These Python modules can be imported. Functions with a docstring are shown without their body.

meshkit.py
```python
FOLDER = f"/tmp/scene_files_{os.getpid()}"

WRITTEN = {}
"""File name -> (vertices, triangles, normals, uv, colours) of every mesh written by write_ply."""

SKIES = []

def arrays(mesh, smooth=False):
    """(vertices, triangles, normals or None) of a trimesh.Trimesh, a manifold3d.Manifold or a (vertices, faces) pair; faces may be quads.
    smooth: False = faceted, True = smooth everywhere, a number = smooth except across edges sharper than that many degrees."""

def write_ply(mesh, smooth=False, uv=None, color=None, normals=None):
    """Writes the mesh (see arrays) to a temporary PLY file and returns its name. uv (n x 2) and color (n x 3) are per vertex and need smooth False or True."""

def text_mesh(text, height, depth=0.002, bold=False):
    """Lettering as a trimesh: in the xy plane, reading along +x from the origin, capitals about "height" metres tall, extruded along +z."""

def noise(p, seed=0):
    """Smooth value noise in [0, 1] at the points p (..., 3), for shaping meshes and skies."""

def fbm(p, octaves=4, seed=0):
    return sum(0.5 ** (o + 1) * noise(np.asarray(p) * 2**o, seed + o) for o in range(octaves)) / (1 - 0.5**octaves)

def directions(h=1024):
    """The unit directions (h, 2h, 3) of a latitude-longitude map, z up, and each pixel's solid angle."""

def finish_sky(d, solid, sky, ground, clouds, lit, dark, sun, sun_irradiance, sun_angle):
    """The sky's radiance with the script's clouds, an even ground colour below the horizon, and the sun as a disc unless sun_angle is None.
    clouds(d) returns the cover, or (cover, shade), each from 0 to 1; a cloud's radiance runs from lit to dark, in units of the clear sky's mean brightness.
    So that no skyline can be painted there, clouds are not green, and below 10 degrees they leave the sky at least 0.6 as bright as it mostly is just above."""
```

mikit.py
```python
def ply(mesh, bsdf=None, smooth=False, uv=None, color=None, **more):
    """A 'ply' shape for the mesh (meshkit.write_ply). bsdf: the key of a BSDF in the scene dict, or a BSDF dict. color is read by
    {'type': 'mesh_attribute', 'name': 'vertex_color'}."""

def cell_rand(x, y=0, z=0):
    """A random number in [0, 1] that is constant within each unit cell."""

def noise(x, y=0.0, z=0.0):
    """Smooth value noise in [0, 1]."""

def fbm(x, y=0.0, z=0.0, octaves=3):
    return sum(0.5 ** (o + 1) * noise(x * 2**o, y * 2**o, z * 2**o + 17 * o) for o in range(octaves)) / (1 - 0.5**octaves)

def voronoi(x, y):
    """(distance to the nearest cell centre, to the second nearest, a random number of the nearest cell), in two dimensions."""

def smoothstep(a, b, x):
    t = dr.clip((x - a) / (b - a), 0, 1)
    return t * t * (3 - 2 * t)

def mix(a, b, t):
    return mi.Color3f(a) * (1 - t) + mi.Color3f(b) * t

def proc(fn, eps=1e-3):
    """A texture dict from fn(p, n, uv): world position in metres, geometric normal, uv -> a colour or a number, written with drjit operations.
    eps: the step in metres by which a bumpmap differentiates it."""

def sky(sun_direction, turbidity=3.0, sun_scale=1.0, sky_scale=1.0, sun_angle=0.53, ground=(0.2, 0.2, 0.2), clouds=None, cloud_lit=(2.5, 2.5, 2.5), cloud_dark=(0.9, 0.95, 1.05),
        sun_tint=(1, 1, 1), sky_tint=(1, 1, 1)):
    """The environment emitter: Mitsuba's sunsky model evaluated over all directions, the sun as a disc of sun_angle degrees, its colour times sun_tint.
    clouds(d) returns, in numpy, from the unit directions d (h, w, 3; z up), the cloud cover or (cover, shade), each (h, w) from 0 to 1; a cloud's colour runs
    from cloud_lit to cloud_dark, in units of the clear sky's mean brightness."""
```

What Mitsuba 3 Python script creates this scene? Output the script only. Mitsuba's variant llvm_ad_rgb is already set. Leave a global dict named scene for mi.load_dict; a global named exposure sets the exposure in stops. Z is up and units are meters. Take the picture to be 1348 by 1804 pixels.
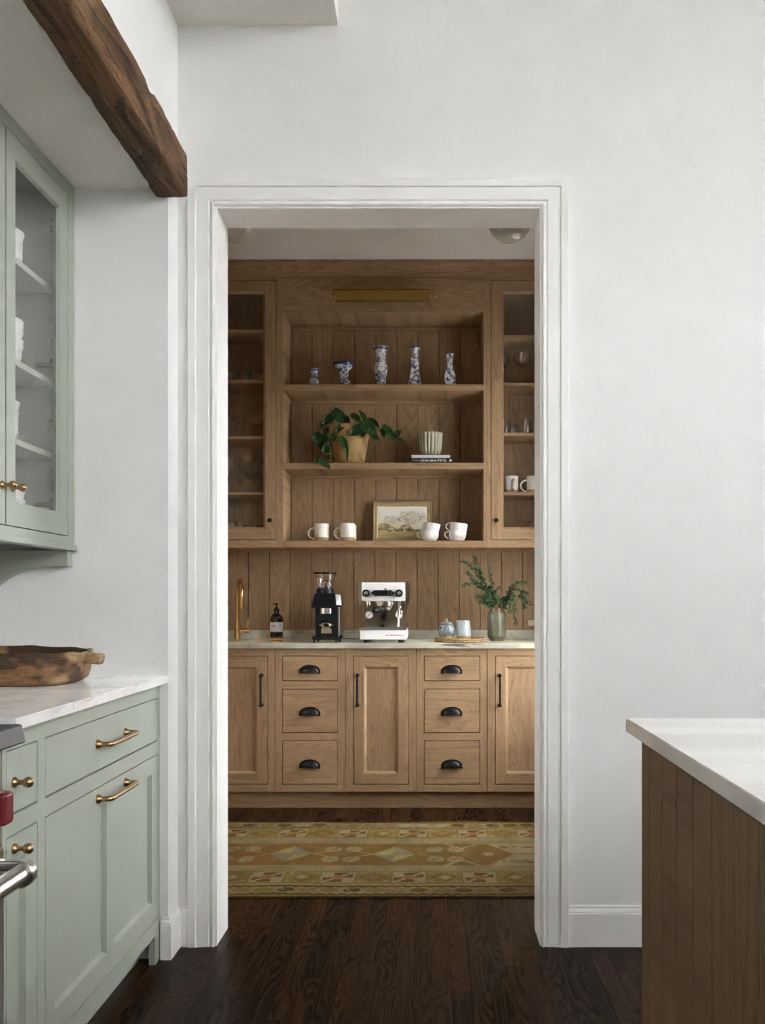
import math
import numpy as np, trimesh, manifold3d
import drjit as dr, mitsuba as mi, mikit, meshkit
import shapely.geometry as sg
from mikit import noise, fbm, voronoi, cell_rand, smoothstep, mix

T = mi.ScalarTransform4f
scene, labels = {}, {}
F, H, CX, CY = 1700.0, 1.155, 762.0, 1057.0      # focal length in pixels, eye height, vanishing point of the 1348 x 1804 photograph

# ------------------------------------------------------------------ camera, sky, exposure
scene['camera'] = {'type': 'perspective', 'fov_axis': 'x', 'fov': 2 * math.degrees(math.atan(674 / F)), 'near_clip': 0.05, 'far_clip': 200.0,
                   'principal_point_offset_x': (674 - CX) / 1348, 'principal_point_offset_y': (902 - CY) / 1804,
                   'to_world': T().look_at(origin=[0, 0, H], target=[0, 1, H], up=[0, 0, 1])}


def overcast(d):
    return 0.95 + 0.05 * meshkit.noise(d * 3.0), 0.35 * meshkit.fbm(d * 2.0 + 5)


scene['sky'] = mikit.sky((0.5, -0.45, 0.75), turbidity=4.0, sun_scale=0.0, sky_scale=1.0, ground=(0.15, 0.15, 0.14), clouds=overcast,
                         cloud_lit=(2.28, 2.3, 2.34), cloud_dark=(1.6, 1.65, 1.75))
exposure = 6.85

# ------------------------------------------------------------------ planes (metres from the eye)
YW = 3.225          # kitchen face of the partition wall
YC = 3.2045         # door casing front
YE = 3.108          # end wall of the cooking alcove
YJ = 3.392          # pantry edge of the door jamb
YK = 5.3125         # pantry worktop front edge
YB = 5.336          # pantry base cabinet face
YP = 5.365          # plinth
YU = 5.612          # pantry wall cabinet face
YN = 5.911          # back boards of the niche
YS = 5.921          # splashback boards
XL = -0.852         # left wall and alcove opening
XB = -0.8775        # sage base cabinet face
XU = -1.153         # sage wall cabinet face
XA = -1.485         # alcove back wall


def px(x, Y):
    return (x - CX) * Y / F


def pz(y, Y):
    return H - (y - CY) * Y / F


# ------------------------------------------------------------------ mesh helpers
def box(x0, x1, y0, y1, z0, z1, b=0.0):
    x0, x1 = sorted((x0, x1)); y0, y1 = sorted((y0, y1)); z0, z1 = sorted((z0, z1))
    if b <= 0:
        m = trimesh.creation.box(extents=[x1 - x0, y1 - y0, z1 - z0])
        m.apply_translation([(x0 + x1) / 2, (y0 + y1) / 2, (z0 + z1) / 2])
        return m
    b = min(b, 0.45 * (x1 - x0), 0.45 * (y1 - y0), 0.45 * (z1 - z0))
    pts = []
    for x, sx in ((x0, 1), (x1, -1)):
        for y, sy in ((y0, 1), (y1, -1)):
            for z, sz in ((z0, 1), (z1, -1)):
                pts += [(x, y + sy * b, z + sz * b), (x + sx * b, y, z + sz * b), (x + sx * b, y + sy * b, z)]
    return hull(pts)


def hull(pts):
    m = trimesh.convex.convex_hull(np.array(pts, float))
    return trimesh.Trimesh(m.vertices, m.faces, process=False)


def rounded(x0, x1, y0, y1, z0, z1, r, n=8):
    """Box with rounded corners and edges (hull of spheres)."""
    s = trimesh.creation.uv_sphere(radius=r, count=[n, n])
    pts = [s.vertices + np.array([x, y, z]) for x in (x0 + r, x1 - r) for y in (y0 + r, y1 - r) for z in (z0 + r, z1 - r)]
    return hull(np.vstack(pts))


def cat(*ms):
    ms = [m for m in (ms[0] if len(ms) == 1 and isinstance(ms[0], (list, tuple)) else ms)]
    return trimesh.util.concatenate([trimesh.Trimesh(m.vertices, m.faces, process=False) for m in ms])


def lathe(prof, n=32, at=(0, 0, 0), closed_caps=True, rot=0.0, sx=1.0, sy=1.0):
    """Revolve [(r, z), ...] about z. A doubled point keeps a sharp edge. Returns (mesh, uv): u 0-1 round, v = z in metres."""
    prof = [(max(r, 0.0), z) for r, z in prof]
    a = np.arange(n + 1) * 2 * np.pi / n + rot
    V, UV, Fc = [], [], []
    for k, (r, z) in enumerate(prof):
        V += [(r * math.cos(t) * sx, r * math.sin(t) * sy, z) for t in a]
        UV += [(i / n, z) for i in range(n + 1)]
    for k in range(len(prof) - 1):
        if prof[k] == prof[k + 1]:
            continue
        o, p = k * (n + 1), (k + 1) * (n + 1)
        for i in range(n):
            if prof[k][0] > 1e-9:
                Fc.append((o + i, o + i + 1, p + i))
            if prof[k + 1][0] > 1e-9:
                Fc.append((o + i + 1, p + i + 1, p + i))
    m = trimesh.Trimesh(np.array(V) + np.array(at), Fc, process=False)
    return m, np.array(UV)


def lm(prof, n=32, at=(0, 0, 0), **k):
    """lathe, mesh only, welded so that a smoothing angle works"""
    m, _ = lathe(prof, n, at, **k)
    m = trimesh.Trimesh(m.vertices, m.faces, process=True)
    m.merge_vertices()
    return m


def axis_turn(m, axis, at=(0, 0, 0)):
    """Turn a lathe about z so that its axis points along 'axis'."""
    m = m.copy()
    m.apply_transform(trimesh.geometry.align_vectors([0, 0, 1], axis))
    m.apply_translation(at)
    return m


def tube(pts, r, n=8, caps=True):
    p = np.asarray(pts, float)
    rr = np.broadcast_to(np.asarray(r, float), (len(p),))
    t = np.gradient(p, axis=0); t /= np.linalg.norm(t, axis=1, keepdims=True) + 1e-12
    ref = np.array([0, 0, 1.0]) if abs(t[0][2]) < 0.9 else np.array([1.0, 0, 0])
    V = []
    a = np.cross(t[0], ref); a /= np.linalg.norm(a)
    for i in range(len(p)):
        a = a - t[i] * np.dot(a, t[i]); a /= np.linalg.norm(a) + 1e-12
        b = np.cross(t[i], a)
        for j in range(n):
            w = 2 * np.pi * j / n
            V.append(p[i] + rr[i] * (math.cos(w) * a + math.sin(w) * b))
    Fc = []
    for i in range(len(p) - 1):
        for j in range(n):
            q = [i * n + j, i * n + (j + 1) % n, (i + 1) * n + (j + 1) % n, (i + 1) * n + j]
            Fc += [(q[0], q[1], q[2]), (q[0], q[2], q[3])]
    if caps:
        V += [p[0], p[-1]]
        for j in range(n):
            Fc += [(len(V) - 2, (j + 1) % n, j), (len(V) - 1, (len(p) - 1) * n + j, (len(p) - 1) * n + (j + 1) % n)]
    return trimesh.Trimesh(np.array(V), Fc, process=False)


def spline(pts, n=24):
    """Catmull-Rom through the points."""
    p = np.asarray(pts, float)
    P = np.vstack([2 * p[0] - p[1], p, 2 * p[-1] - p[-2]])
    out = []
    k = len(p) - 1
    for s in np.linspace(0, k - 1e-9, n):
        i = int(s); u = s - i
        a, b, c, d = P[i], P[i + 1], P[i + 2], P[i + 3]
        out.append(0.5 * (2 * b + (c - a) * u + (2 * a - 5 * b + 4 * c - d) * u * u + (3 * b - a - 3 * c + d) * u ** 3))
    return np.array(out)


def prism(poly, axis, a, b):
    """Extrude a 2-D outline along world axis 0/1/2 between a and b; the outline holds the two other axes in order."""
    m = trimesh.creation.extrude_polygon(sg.Polygon(poly), b - a, engine='earcut')
    v = np.array(m.vertices); w = np.empty_like(v)
    o = [i for i in range(3) if i != axis]
    w[:, o[0]], w[:, o[1]], w[:, axis] = v[:, 0], v[:, 1], v[:, 2] + a
    f = np.array(m.faces)
    if axis == 1:
        f = f[:, ::-1]
    return trimesh.Trimesh(w, f, process=False)


def prism_poly(poly, axis, a, b):
    m = trimesh.creation.extrude_polygon(poly, b - a, engine='earcut')
    v = np.array(m.vertices); w = np.empty_like(v)
    o = [i for i in range(3) if i != axis]
    w[:, o[0]], w[:, o[1]], w[:, axis] = v[:, 0], v[:, 1], v[:, 2] + a
    return trimesh.Trimesh(w, m.faces, process=False)


def mirror_safe(m):
    if m.volume < 0:
        m.invert()
    return m


# ------------------------------------------------------------------ scene helpers
_used = {}


def numbered(key):
    k = _used.get(key, 0); _used[key] = k + 1
    return key if k == 0 else f'{key}_{k:03d}'


def thing(name, label, cat_, group=None, kind=None):
    key = numbered(name)
    labels[key] = {'label': label, 'category': cat_}
    if group: labels[key]['group'] = group
    if kind: labels[key]['kind'] = kind
    return key


def struct(name, label=None, cat_=None):
    key = numbered(name)
    labels[key] = {'kind': 'structure'}
    if label: labels[key]['label'] = label
    if cat_: labels[key]['category'] = cat_
    return key


def put(key, mesh, mat, smooth=False, uv=None, label=None, kind=None, **more):
    """The entry of a thing (key made by thing/struct) or, through part(), of a part."""
    scene[key] = mikit.ply(mesh, mat, smooth=smooth, uv=uv, **more)
    if label or kind:
        labels.setdefault(key, {})
        if label: labels[key]['label'] = label
        if kind: labels[key]['kind'] = kind
    return key


def part(parent, name, mesh, mat, smooth=False, uv=None, label=None, kind=None, **more):
    return put(numbered(f'{parent}__{name}'), mesh, mat, smooth, uv, label, kind, **more)


def holder(parent, name, label=None):
    key = numbered(f'{parent}__{name}')
    if label: labels[key] = {'label': label}
    return key


def copies(src, key, M):
    """Entries of the thing src again under key, moved by M."""
    for k in [k for k in scene if k == src or k.startswith(src + '__')]:
        d = scene[k]
        scene[key + k[len(src):]] = {**d, 'to_world': T(M.tolist()) @ d['to_world'] if 'to_world' in d else T(M.tolist())}


def move(x=0, y=0, z=0, rz=0.0):
    c, s = math.cos(rz), math.sin(rz)
    return np.array([[c, -s, 0, x], [s, c, 0, y], [0, 0, 1, z], [0, 0, 0, 1.0]])


_rg = np.random.default_rng(7)


def grain(mesh, axis, scale=1.0):
    """Split the faces and give uv = (metres along the grain, metres across it), from a random place of the log."""
    v = np.array(mesh.vertices)[np.array(mesh.faces)].reshape(-1, 3)
    fn = np.cross(v[1::3] - v[0::3], v[2::3] - v[0::3])
    dom = np.argmax(np.abs(fn) + np.array([1e-12, 2e-12, 3e-12]), axis=1).repeat(3)
    oth = [i for i in range(3) if i != axis]
    across = np.where(dom == oth[0], v[:, oth[1]], v[:, oth[0]])
    o = _rg.uniform(0, 60), float(_rg.integers(0, 400))
    uv = np.stack([v[:, axis] * scale + o[0], np.minimum(across - across.min(), 0.95) + o[1] + 0.02], 1)      # the whole number in v tells the boards apart
    return trimesh.Trimesh(v, np.arange(len(v)).reshape(-1, 3), process=False), uv


def wood(parent, name, mesh, axis, mat='oak', **k):
    m, uv = grain(mesh, axis)
    return part(parent, name, m, mat, False, uv, **k)


# ------------------------------------------------------------------ materials
def rgb(*c):
    return {'type': 'rgb', 'value': list(c)}


def hexs(r, g, b):
    """sRGB 0-255 to linear."""
    f = lambda v: v / 12.92 if v <= 0.04045 else ((v + 0.055) / 1.055) ** 2.4
    return [f(x / 255) for x in (r, g, b)]


def mat(name, color, rough=0.5, spec=0.5, metal=0.0, coat=0.0, coat_gloss=0.9):
    d = {'type': 'principled', 'base_color': color if isinstance(color, dict) else rgb(*color), 'roughness': rough, 'specular': spec, 'metallic': metal}
    if coat: d |= {'clearcoat': coat, 'clearcoat_gloss': coat_gloss}
    scene[name] = {'type': 'twosided', 'bsdf': d}


def wood_fn(light, dark, pore, along=1.0, across=15.0, rings=11.0, contrast=0.42, pores=0.42, tone=0.28):
    light, dark, pore = (np.array(c) for c in (light, dark, pore))

    def fn(p, n, uv):
        u, v = uv.x, uv.y
        board = dr.floor(v)
        w = fbm(u * along * (0.6 + 0.9 * cell_rand(board, 9)), v * across, 3.0, 2) + 0.05 * noise(u * 7.0, v * 60.0)
        g = w * rings
        g = g - dr.floor(g)
        line = smoothstep(0.30, 0.92, g) * (1 - smoothstep(0.93, 1.0, g))
        fine = noise(u * 9.0, v * 240.0)
        c = mix(mi.Color3f(*map(float, light)), mi.Color3f(*map(float, dark)), dr.clip(contrast * line + tone * (cell_rand(board, 5) - 0.4) + 0.34 * (fine - 0.5) + 0.25 * (noise(u * 2.0, v * 14.0, 9.0) - 0.5), -0.2, 1.2))
        return mix(c, mi.Color3f(*map(float, pore)), pores * smoothstep(0.62, 0.84, noise(u * 45.0, v * 480.0, 4.0)) * (0.35 + 0.65 * line))
    return fn


scene['oak'] = {'type': 'twosided', 'bsdf': {'type': 'principled', 'base_color': mikit.proc(wood_fn((0.335, 0.218, 0.120), (0.215, 0.135, 0.072), (0.105, 0.066, 0.038))),
                                             'roughness': 0.5, 'specular': 0.35}}
scene['floor_oak'] = {'type': 'twosided', 'bsdf': {'type': 'principled', 'base_color': mikit.proc(wood_fn((0.030, 0.0135, 0.0056), (0.0040, 0.0020, 0.0010), (0.0022, 0.0012, 0.0007), 1.3, 20.0, 13.0, 0.95, 0.6, 0.75)),
                                                   'roughness': 0.36, 'specular': 0.07}}
scene['island_oak'] = {'type': 'twosided', 'bsdf': {'type': 'principled', 'base_color': mikit.proc(wood_fn((0.15, 0.090, 0.048), (0.10, 0.060, 0.032), (0.075, 0.046, 0.027), 0.8, 13.0, 8.0, 0.4, 0.35, 0.3)),
                                                    'roughness': 0.5, 'specular': 0.3}}
mat('oak_plain', (0.25, 0.158, 0.084), 0.6, 0.3)
mat('island_plain', (0.13, 0.078, 0.042), 0.6, 0.3)
mat('wall_paint', hexs(225, 225, 224), 0.85, 0.2)
mat('ceiling_paint', hexs(222, 219, 212), 0.9, 0.15)
mat('trim_paint', hexs(232, 231, 228), 0.42, 0.35)
mat('sage_paint', hexs(153, 159, 147), 0.45, 0.4)
mat('shelf_paint', hexs(188, 192, 178), 0.5, 0.3)
mat('sage_inside_shaded', hexs(150, 154, 136), 0.6, 0.3)  # sage paint with the interior shade put in: darker, more olive
mat('underlay', hexs(150, 118, 84), 0.9, 0.1)
mat('black_metal', (0.005, 0.005, 0.005), 0.40, 0.28)
mat('black_plastic', (0.004, 0.0045, 0.005), 0.42, 0.28)
mat('matte_black', (0.005, 0.006, 0.007), 0.55, 0.2)
mat('brass_aged', (0.46, 0.31, 0.16), 0.34, 0.5, 1.0)
mat('brass_polished', (0.80, 0.56, 0.22), 0.13, 0.5, 1.0)
mat('brass_lamp', (0.40, 0.255, 0.085), 0.38, 0.5, 1.0)
mat('steel_brushed', (0.55, 0.54, 0.52), 0.28, 0.5, 1.0)
mat('steel_dark', (0.28, 0.275, 0.27), 0.35, 0.5, 1.0)
mat('chrome', (0.85, 0.84, 0.80), 0.06, 0.5, 1.0)
mat('hinge_metal', (0.16, 0.15, 0.12), 0.45, 0.5, 0.5)
mat('steel_grey', (0.028, 0.026, 0.024), 0.40, 0.5, 0.5)
mat('red_enamel', (0.12, 0.008, 0.010), 0.4, 0.5)
mat('white_enamel', hexs(232, 234, 234), 0.3, 0.5)
mat('white_glaze', hexs(236, 236, 232), 0.15, 0.5)
mat('cream_glaze', hexs(205, 204, 190), 0.3, 0.5)
mat('paper_white', hexs(228, 228, 228), 0.8, 0.2)
mat('book_cover', hexs(30, 36, 38), 0.5, 0.4)
mat('book_pages', hexs(196, 196, 200), 0.8, 0.2)
mat('book_brown', hexs(120, 82, 50), 0.6, 0.3)
mat('gilt_frame', hexs(176, 160, 118), 0.4, 0.5, 0.25)
mat('gilt_bright', hexs(216, 204, 160), 0.35, 0.5, 0.25)
mat('text_red', (0.45, 0.02, 0.02), 0.5)
mat('text_black', (0.02, 0.02, 0.02), 0.6)
mat('soap_glass', (0.006, 0.004, 0.004), 0.08, 0.6)
mat('soil', (0.03, 0.02, 0.013), 0.95, 0.1)
mat('stem_green', (0.10, 0.17, 0.035), 0.5, 0.4)
mat('stem_brown', (0.12, 0.085, 0.04), 0.6, 0.3)
mat('terracotta', hexs(120, 66, 44), 0.8, 0.2)
mat('raw_clay', hexs(176, 148, 106), 0.8, 0.2)
mat('outlet_white', hexs(214, 205, 182), 0.4, 0.4)
mat('rubber', (0.02, 0.02, 0.02), 0.7, 0.2)
mat('cream_metal', (0.62, 0.57, 0.44), 0.22, 0.5, 1.0)
mat('mirror_steel', (0.66, 0.62, 0.52), 0.04, 0.5, 1.0)
mat('rim_brown', hexs(108, 80, 48), 0.3, 0.5)
mat('fluted_glaze', hexs(172, 168, 146), 0.22, 0.5)
scene['glassware'] = {'type': 'dielectric', 'int_ior': 1.5}
scene['pane_glass'] = {'type': 'thindielectric', 'int_ior': 1.52}


def noise_bsdf(name, fn, rough=0.6, spec=0.4, metal=0.0, bump=None, bscale=0.002):
    d = {'type': 'principled', 'base_color': mikit.proc(fn), 'roughness': rough, 'specular': spec, 'metallic': metal}
    if bump is not None:
        d = {'type': 'bumpmap', 'texture': mikit.proc(bump), 'scale': bscale, 'bsdf': d}
    scene[name] = {'type': 'twosided', 'bsdf': d}


def C(*c):
    return mi.Color3f(*map(float, c))


# marble: cloudy ground with thin, broken dark veins
def marble_fn(ground, cloud, vein, freq, amount, width):
    def fn(p, n, uv):
        x, y, z = p.x * freq, p.y * freq, p.z * freq * 1.6
        w = fbm(x * 0.8 + 3, y * 0.8, z, 3)
        c1 = mix(C(*ground), C(*cloud), smoothstep(0.35, 0.75, fbm(x * 1.5, y * 1.5 + 7, z, 3)))
        v1 = dr.abs(fbm(x * 1.1 + 2 * w, y * 1.1 + 11, z * 1.2, 3) - 0.5)
        v2 = dr.abs(fbm(x * 2.3 + 31, y * 2.3 + w * 2, z * 2.0 + 5, 3) - 0.5)
        k = (1 - smoothstep(0.0, width, v1)) * smoothstep(0.45, 0.62, noise(x * 0.9 + 40, y * 0.9, z)) + 0.5 * (1 - smoothstep(0.0, width * 0.7, v2)) * smoothstep(0.5, 0.7, noise(x + 9, y, z + 8))
        return mix(c1, C(*vein), dr.clip(k * amount, 0, 1))
    return fn


noise_bsdf('marble_white', marble_fn(hexs(226, 225, 224), hexs(205, 204, 204), hexs(150, 146, 142), 6.5, 0.42, 0.014), 0.05, 0.5)
noise_bsdf('marble_green', marble_fn(hexs(190, 189, 172), hexs(160, 160, 144), hexs(60, 58, 50), 5.0, 0.75, 0.016), 0.08, 0.5)


def island_fn(p, n, uv):
    w = fbm(p.x * 1.0, p.y * 9.0, 2.0, 2)
    c = mix(C(*hexs(214, 213, 209)), C(*hexs(200, 198, 193)), smoothstep(0.3, 0.7, w))
    k = (1 - smoothstep(0.0, 0.02, dr.abs(fbm(p.x * 0.9 + 4, p.y * 6 + p.z * 5, 1.0, 3) - 0.5))) * smoothstep(0.5, 0.65, noise(p.x * 3, p.y * 4, 2))
    return mix(c, C(*hexs(140, 138, 134)), 0.8 * k)


noise_bsdf('marble_island', island_fn, 0.1, 0.5)


def beam_fn(p, n, uv):
    u, v = uv.x, uv.y
    w = fbm(u * 2.2, v * 16.0, 3.0, 3)
    c = mix(C(0.165, 0.088, 0.043), C(0.060, 0.031, 0.015), smoothstep(0.3, 0.75, w))
    c = mix(c, C(0.22, 0.130, 0.068), 0.6 * smoothstep(0.6, 0.8, fbm(u * 5, v * 9 + 4, 7.0, 2)))
    fine = noise(u * 12, v * 320)
    c = c * (0.55 + 0.8 * fine)
    crack = (1 - smoothstep(0.0, 0.012, dr.abs(fbm(u * 1.3 + 8, v * 9.0 + 2, 1.0, 2) - 0.47))) * smoothstep(0.42, 0.55, noise(u * 2.5, v * 12, 4))
    mark = smoothstep(0.74, 0.82, noise(u * 9.0 + v * 30, v * 42.0 - u * 4, 2.0))
    hole = smoothstep(0.80, 0.86, noise(u * 95, v * 120, 6.0))
    return mix(c, C(0.016, 0.011, 0.008), dr.clip(0.95 * crack + 0.6 * mark + 0.5 * hole, 0, 1))


def beam_bump(p, n, uv):
    u, v = uv.x, uv.y
    crack = (1 - smoothstep(0.0, 0.02, dr.abs(fbm(u * 1.3 + 8, v * 9.0 + 2, 1.0, 2) - 0.47))) * smoothstep(0.42, 0.55, noise(u * 2.5, v * 12, 4))
    return fbm(u * 18, v * 60, 2.0, 3) * 0.5 + 0.25 * noise(u * 10, v * 300) - 0.8 * crack


noise_bsdf('hewn_beam', beam_fn, 0.7, 0.25, 0.0, beam_bump, 0.004)


def bowl_wood_fn(p, n, uv):
    a = fbm(p.x * 7, p.y * 7, p.z * 26, 3)
    b = fbm(p.x * 11 + 5, p.y * 9, p.z * 16, 3)
    c = mix(C(0.20, 0.108, 0.050), C(0.37, 0.25, 0.135), smoothstep(0.35, 0.7, a))
    c = mix(c, C(0.045, 0.024, 0.013), 0.92 * smoothstep(0.45, 0.60, b))
    return c * (0.5 + 0.55 * noise(p.x * 60, p.y * 60, p.z * 300) + 0.35 * noise(p.x * 160, p.y * 160, p.z * 160))


noise_bsdf('bowl_wood', bowl_wood_fn, 0.65, 0.3, 0.0, lambda p, n, uv: fbm(p.x * 25, p.y * 25, p.z * 90, 3), 0.003)


def speckle(base, dot, f, amount, cloud=None):
    def fn(p, n, uv):
        d, _, r = voronoi((p.x + p.y * 0.6) * f, (p.z + 0.3 * p.y) * f)
        c = C(*base)
        if cloud is not None:
            c = mix(c, C(*cloud), smoothstep(0.35, 0.7, fbm(p.x * 18, p.y * 18, p.z * 14, 3)))
        return mix(c, C(*dot), amount * (1 - smoothstep(0.10, 0.22, d)) * smoothstep(0.35, 0.4, r))
    return fn


noise_bsdf('speckled_glaze', speckle(hexs(236, 234, 226), hexs(120, 105, 85), 260.0, 0.7), 0.3, 0.5)
noise_bsdf('pot_clay', speckle(hexs(178, 148, 100), hexs(92, 58, 32), 230.0, 0.9, hexs(142, 110, 70)), 0.85, 0.2)
noise_bsdf('vase_glaze', speckle(hexs(112, 112, 88), hexs(66, 64, 48), 240.0, 0.7, hexs(96, 97, 77)), 0.28, 0.5)


def delft_fn(p, n, uv):
    u, z = uv.x * 5.0, uv.y * 27.0
    d, d2, r = voronoi(u, z)
    petal = 0.5 + 0.5 * dr.sin(d * 34.0 + r * 6)
    bloom = (1 - smoothstep(0.30, 0.34, d)) * (0.30 + 0.45 * smoothstep(0.35, 0.6, noise(u * 11, z * 11, 5.0)) + 0.25 * smoothstep(0.3, 0.6, petal)) * smoothstep(0.30, 0.34, r)
    leaf = smoothstep(0.55, 0.60, fbm(u * 3.4 + 4, z * 3.0, 2.0, 2)) * smoothstep(0.34, 0.38, d)
    line = (1 - smoothstep(0.03, 0.06, d2 - d)) * smoothstep(0.4, 0.5, noise(u * 2, z * 2, 3.0))
    k = dr.clip(bloom + 0.9 * leaf + 0.7 * line, 0, 1)
    return mix(C(*hexs(214, 217, 214)), mix(C(0.008, 0.022, 0.10), C(0.045, 0.095, 0.25), noise(u * 5, z * 4 + 3)), k)


noise_bsdf('delft', delft_fn, 0.14, 0.5)
mat('delft_white', hexs(222, 224, 222), 0.14, 0.5)
mat('cobalt', (0.012, 0.030, 0.13), 0.2, 0.5)


def blue_dot_fn(p, n, uv):
    d, d2, r = voronoi(uv.x * 30.0, uv.y * 190.0)
    return mix(C(*hexs(146, 156, 154)), C(*hexs(24, 42, 62)), 1 - smoothstep(0.16, 0.30, dr.abs(d - 0.28) * 1.6))


def blue_fine_fn(p, n, uv):
    a = dr.sin(uv.x * 2 * math.pi * 20) * dr.sin(uv.y * 2 * math.pi * 85)
    return mix(C(*hexs(178, 186, 186)), C(*hexs(104, 122, 134)), smoothstep(-0.05, 0.25, a))


noise_bsdf('blue_dotted_glaze', blue_dot_fn, 0.2, 0.5)
noise_bsdf('blue_fine_glaze', blue_fine_fn, 0.25, 0.5)
noise_bsdf('seagrass', lambda p, n, uv: mix(C(0.42, 0.29, 0.15), C(0.13, 0.08, 0.035), smoothstep(0.35, 0.75, noise(p.x * 130, p.y * 130, p.z * 260))), 0.8, 0.2)
noise_bsdf('pothos_leaf', lambda p, n, uv: mix(mix(C(0.006, 0.028, 0.009), C(0.018, 0.066, 0.016), noise(p.x * 30, p.y * 30, p.z * 30)), C(0.20, 0.26, 0.06),
           0.22 * smoothstep(0.70, 0.85, noise(p.x * 110, p.y * 60, p.z * 120))), 0.28, 0.5)
noise_bsdf('eucalyptus_leaf', lambda p, n, uv: mix(C(0.018, 0.060, 0.030), C(0.075, 0.14, 0.055), noise(p.x * 22, p.y * 22, p.z * 26)), 0.5, 0.3)
noise_bsdf('globe_glass', lambda p, n, uv: mix(C(*hexs(168, 166, 158)), C(*hexs(190, 188, 180)), noise(p.x * 240, p.y * 240, p.z * 240)), 0.12, 0.5)


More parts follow.
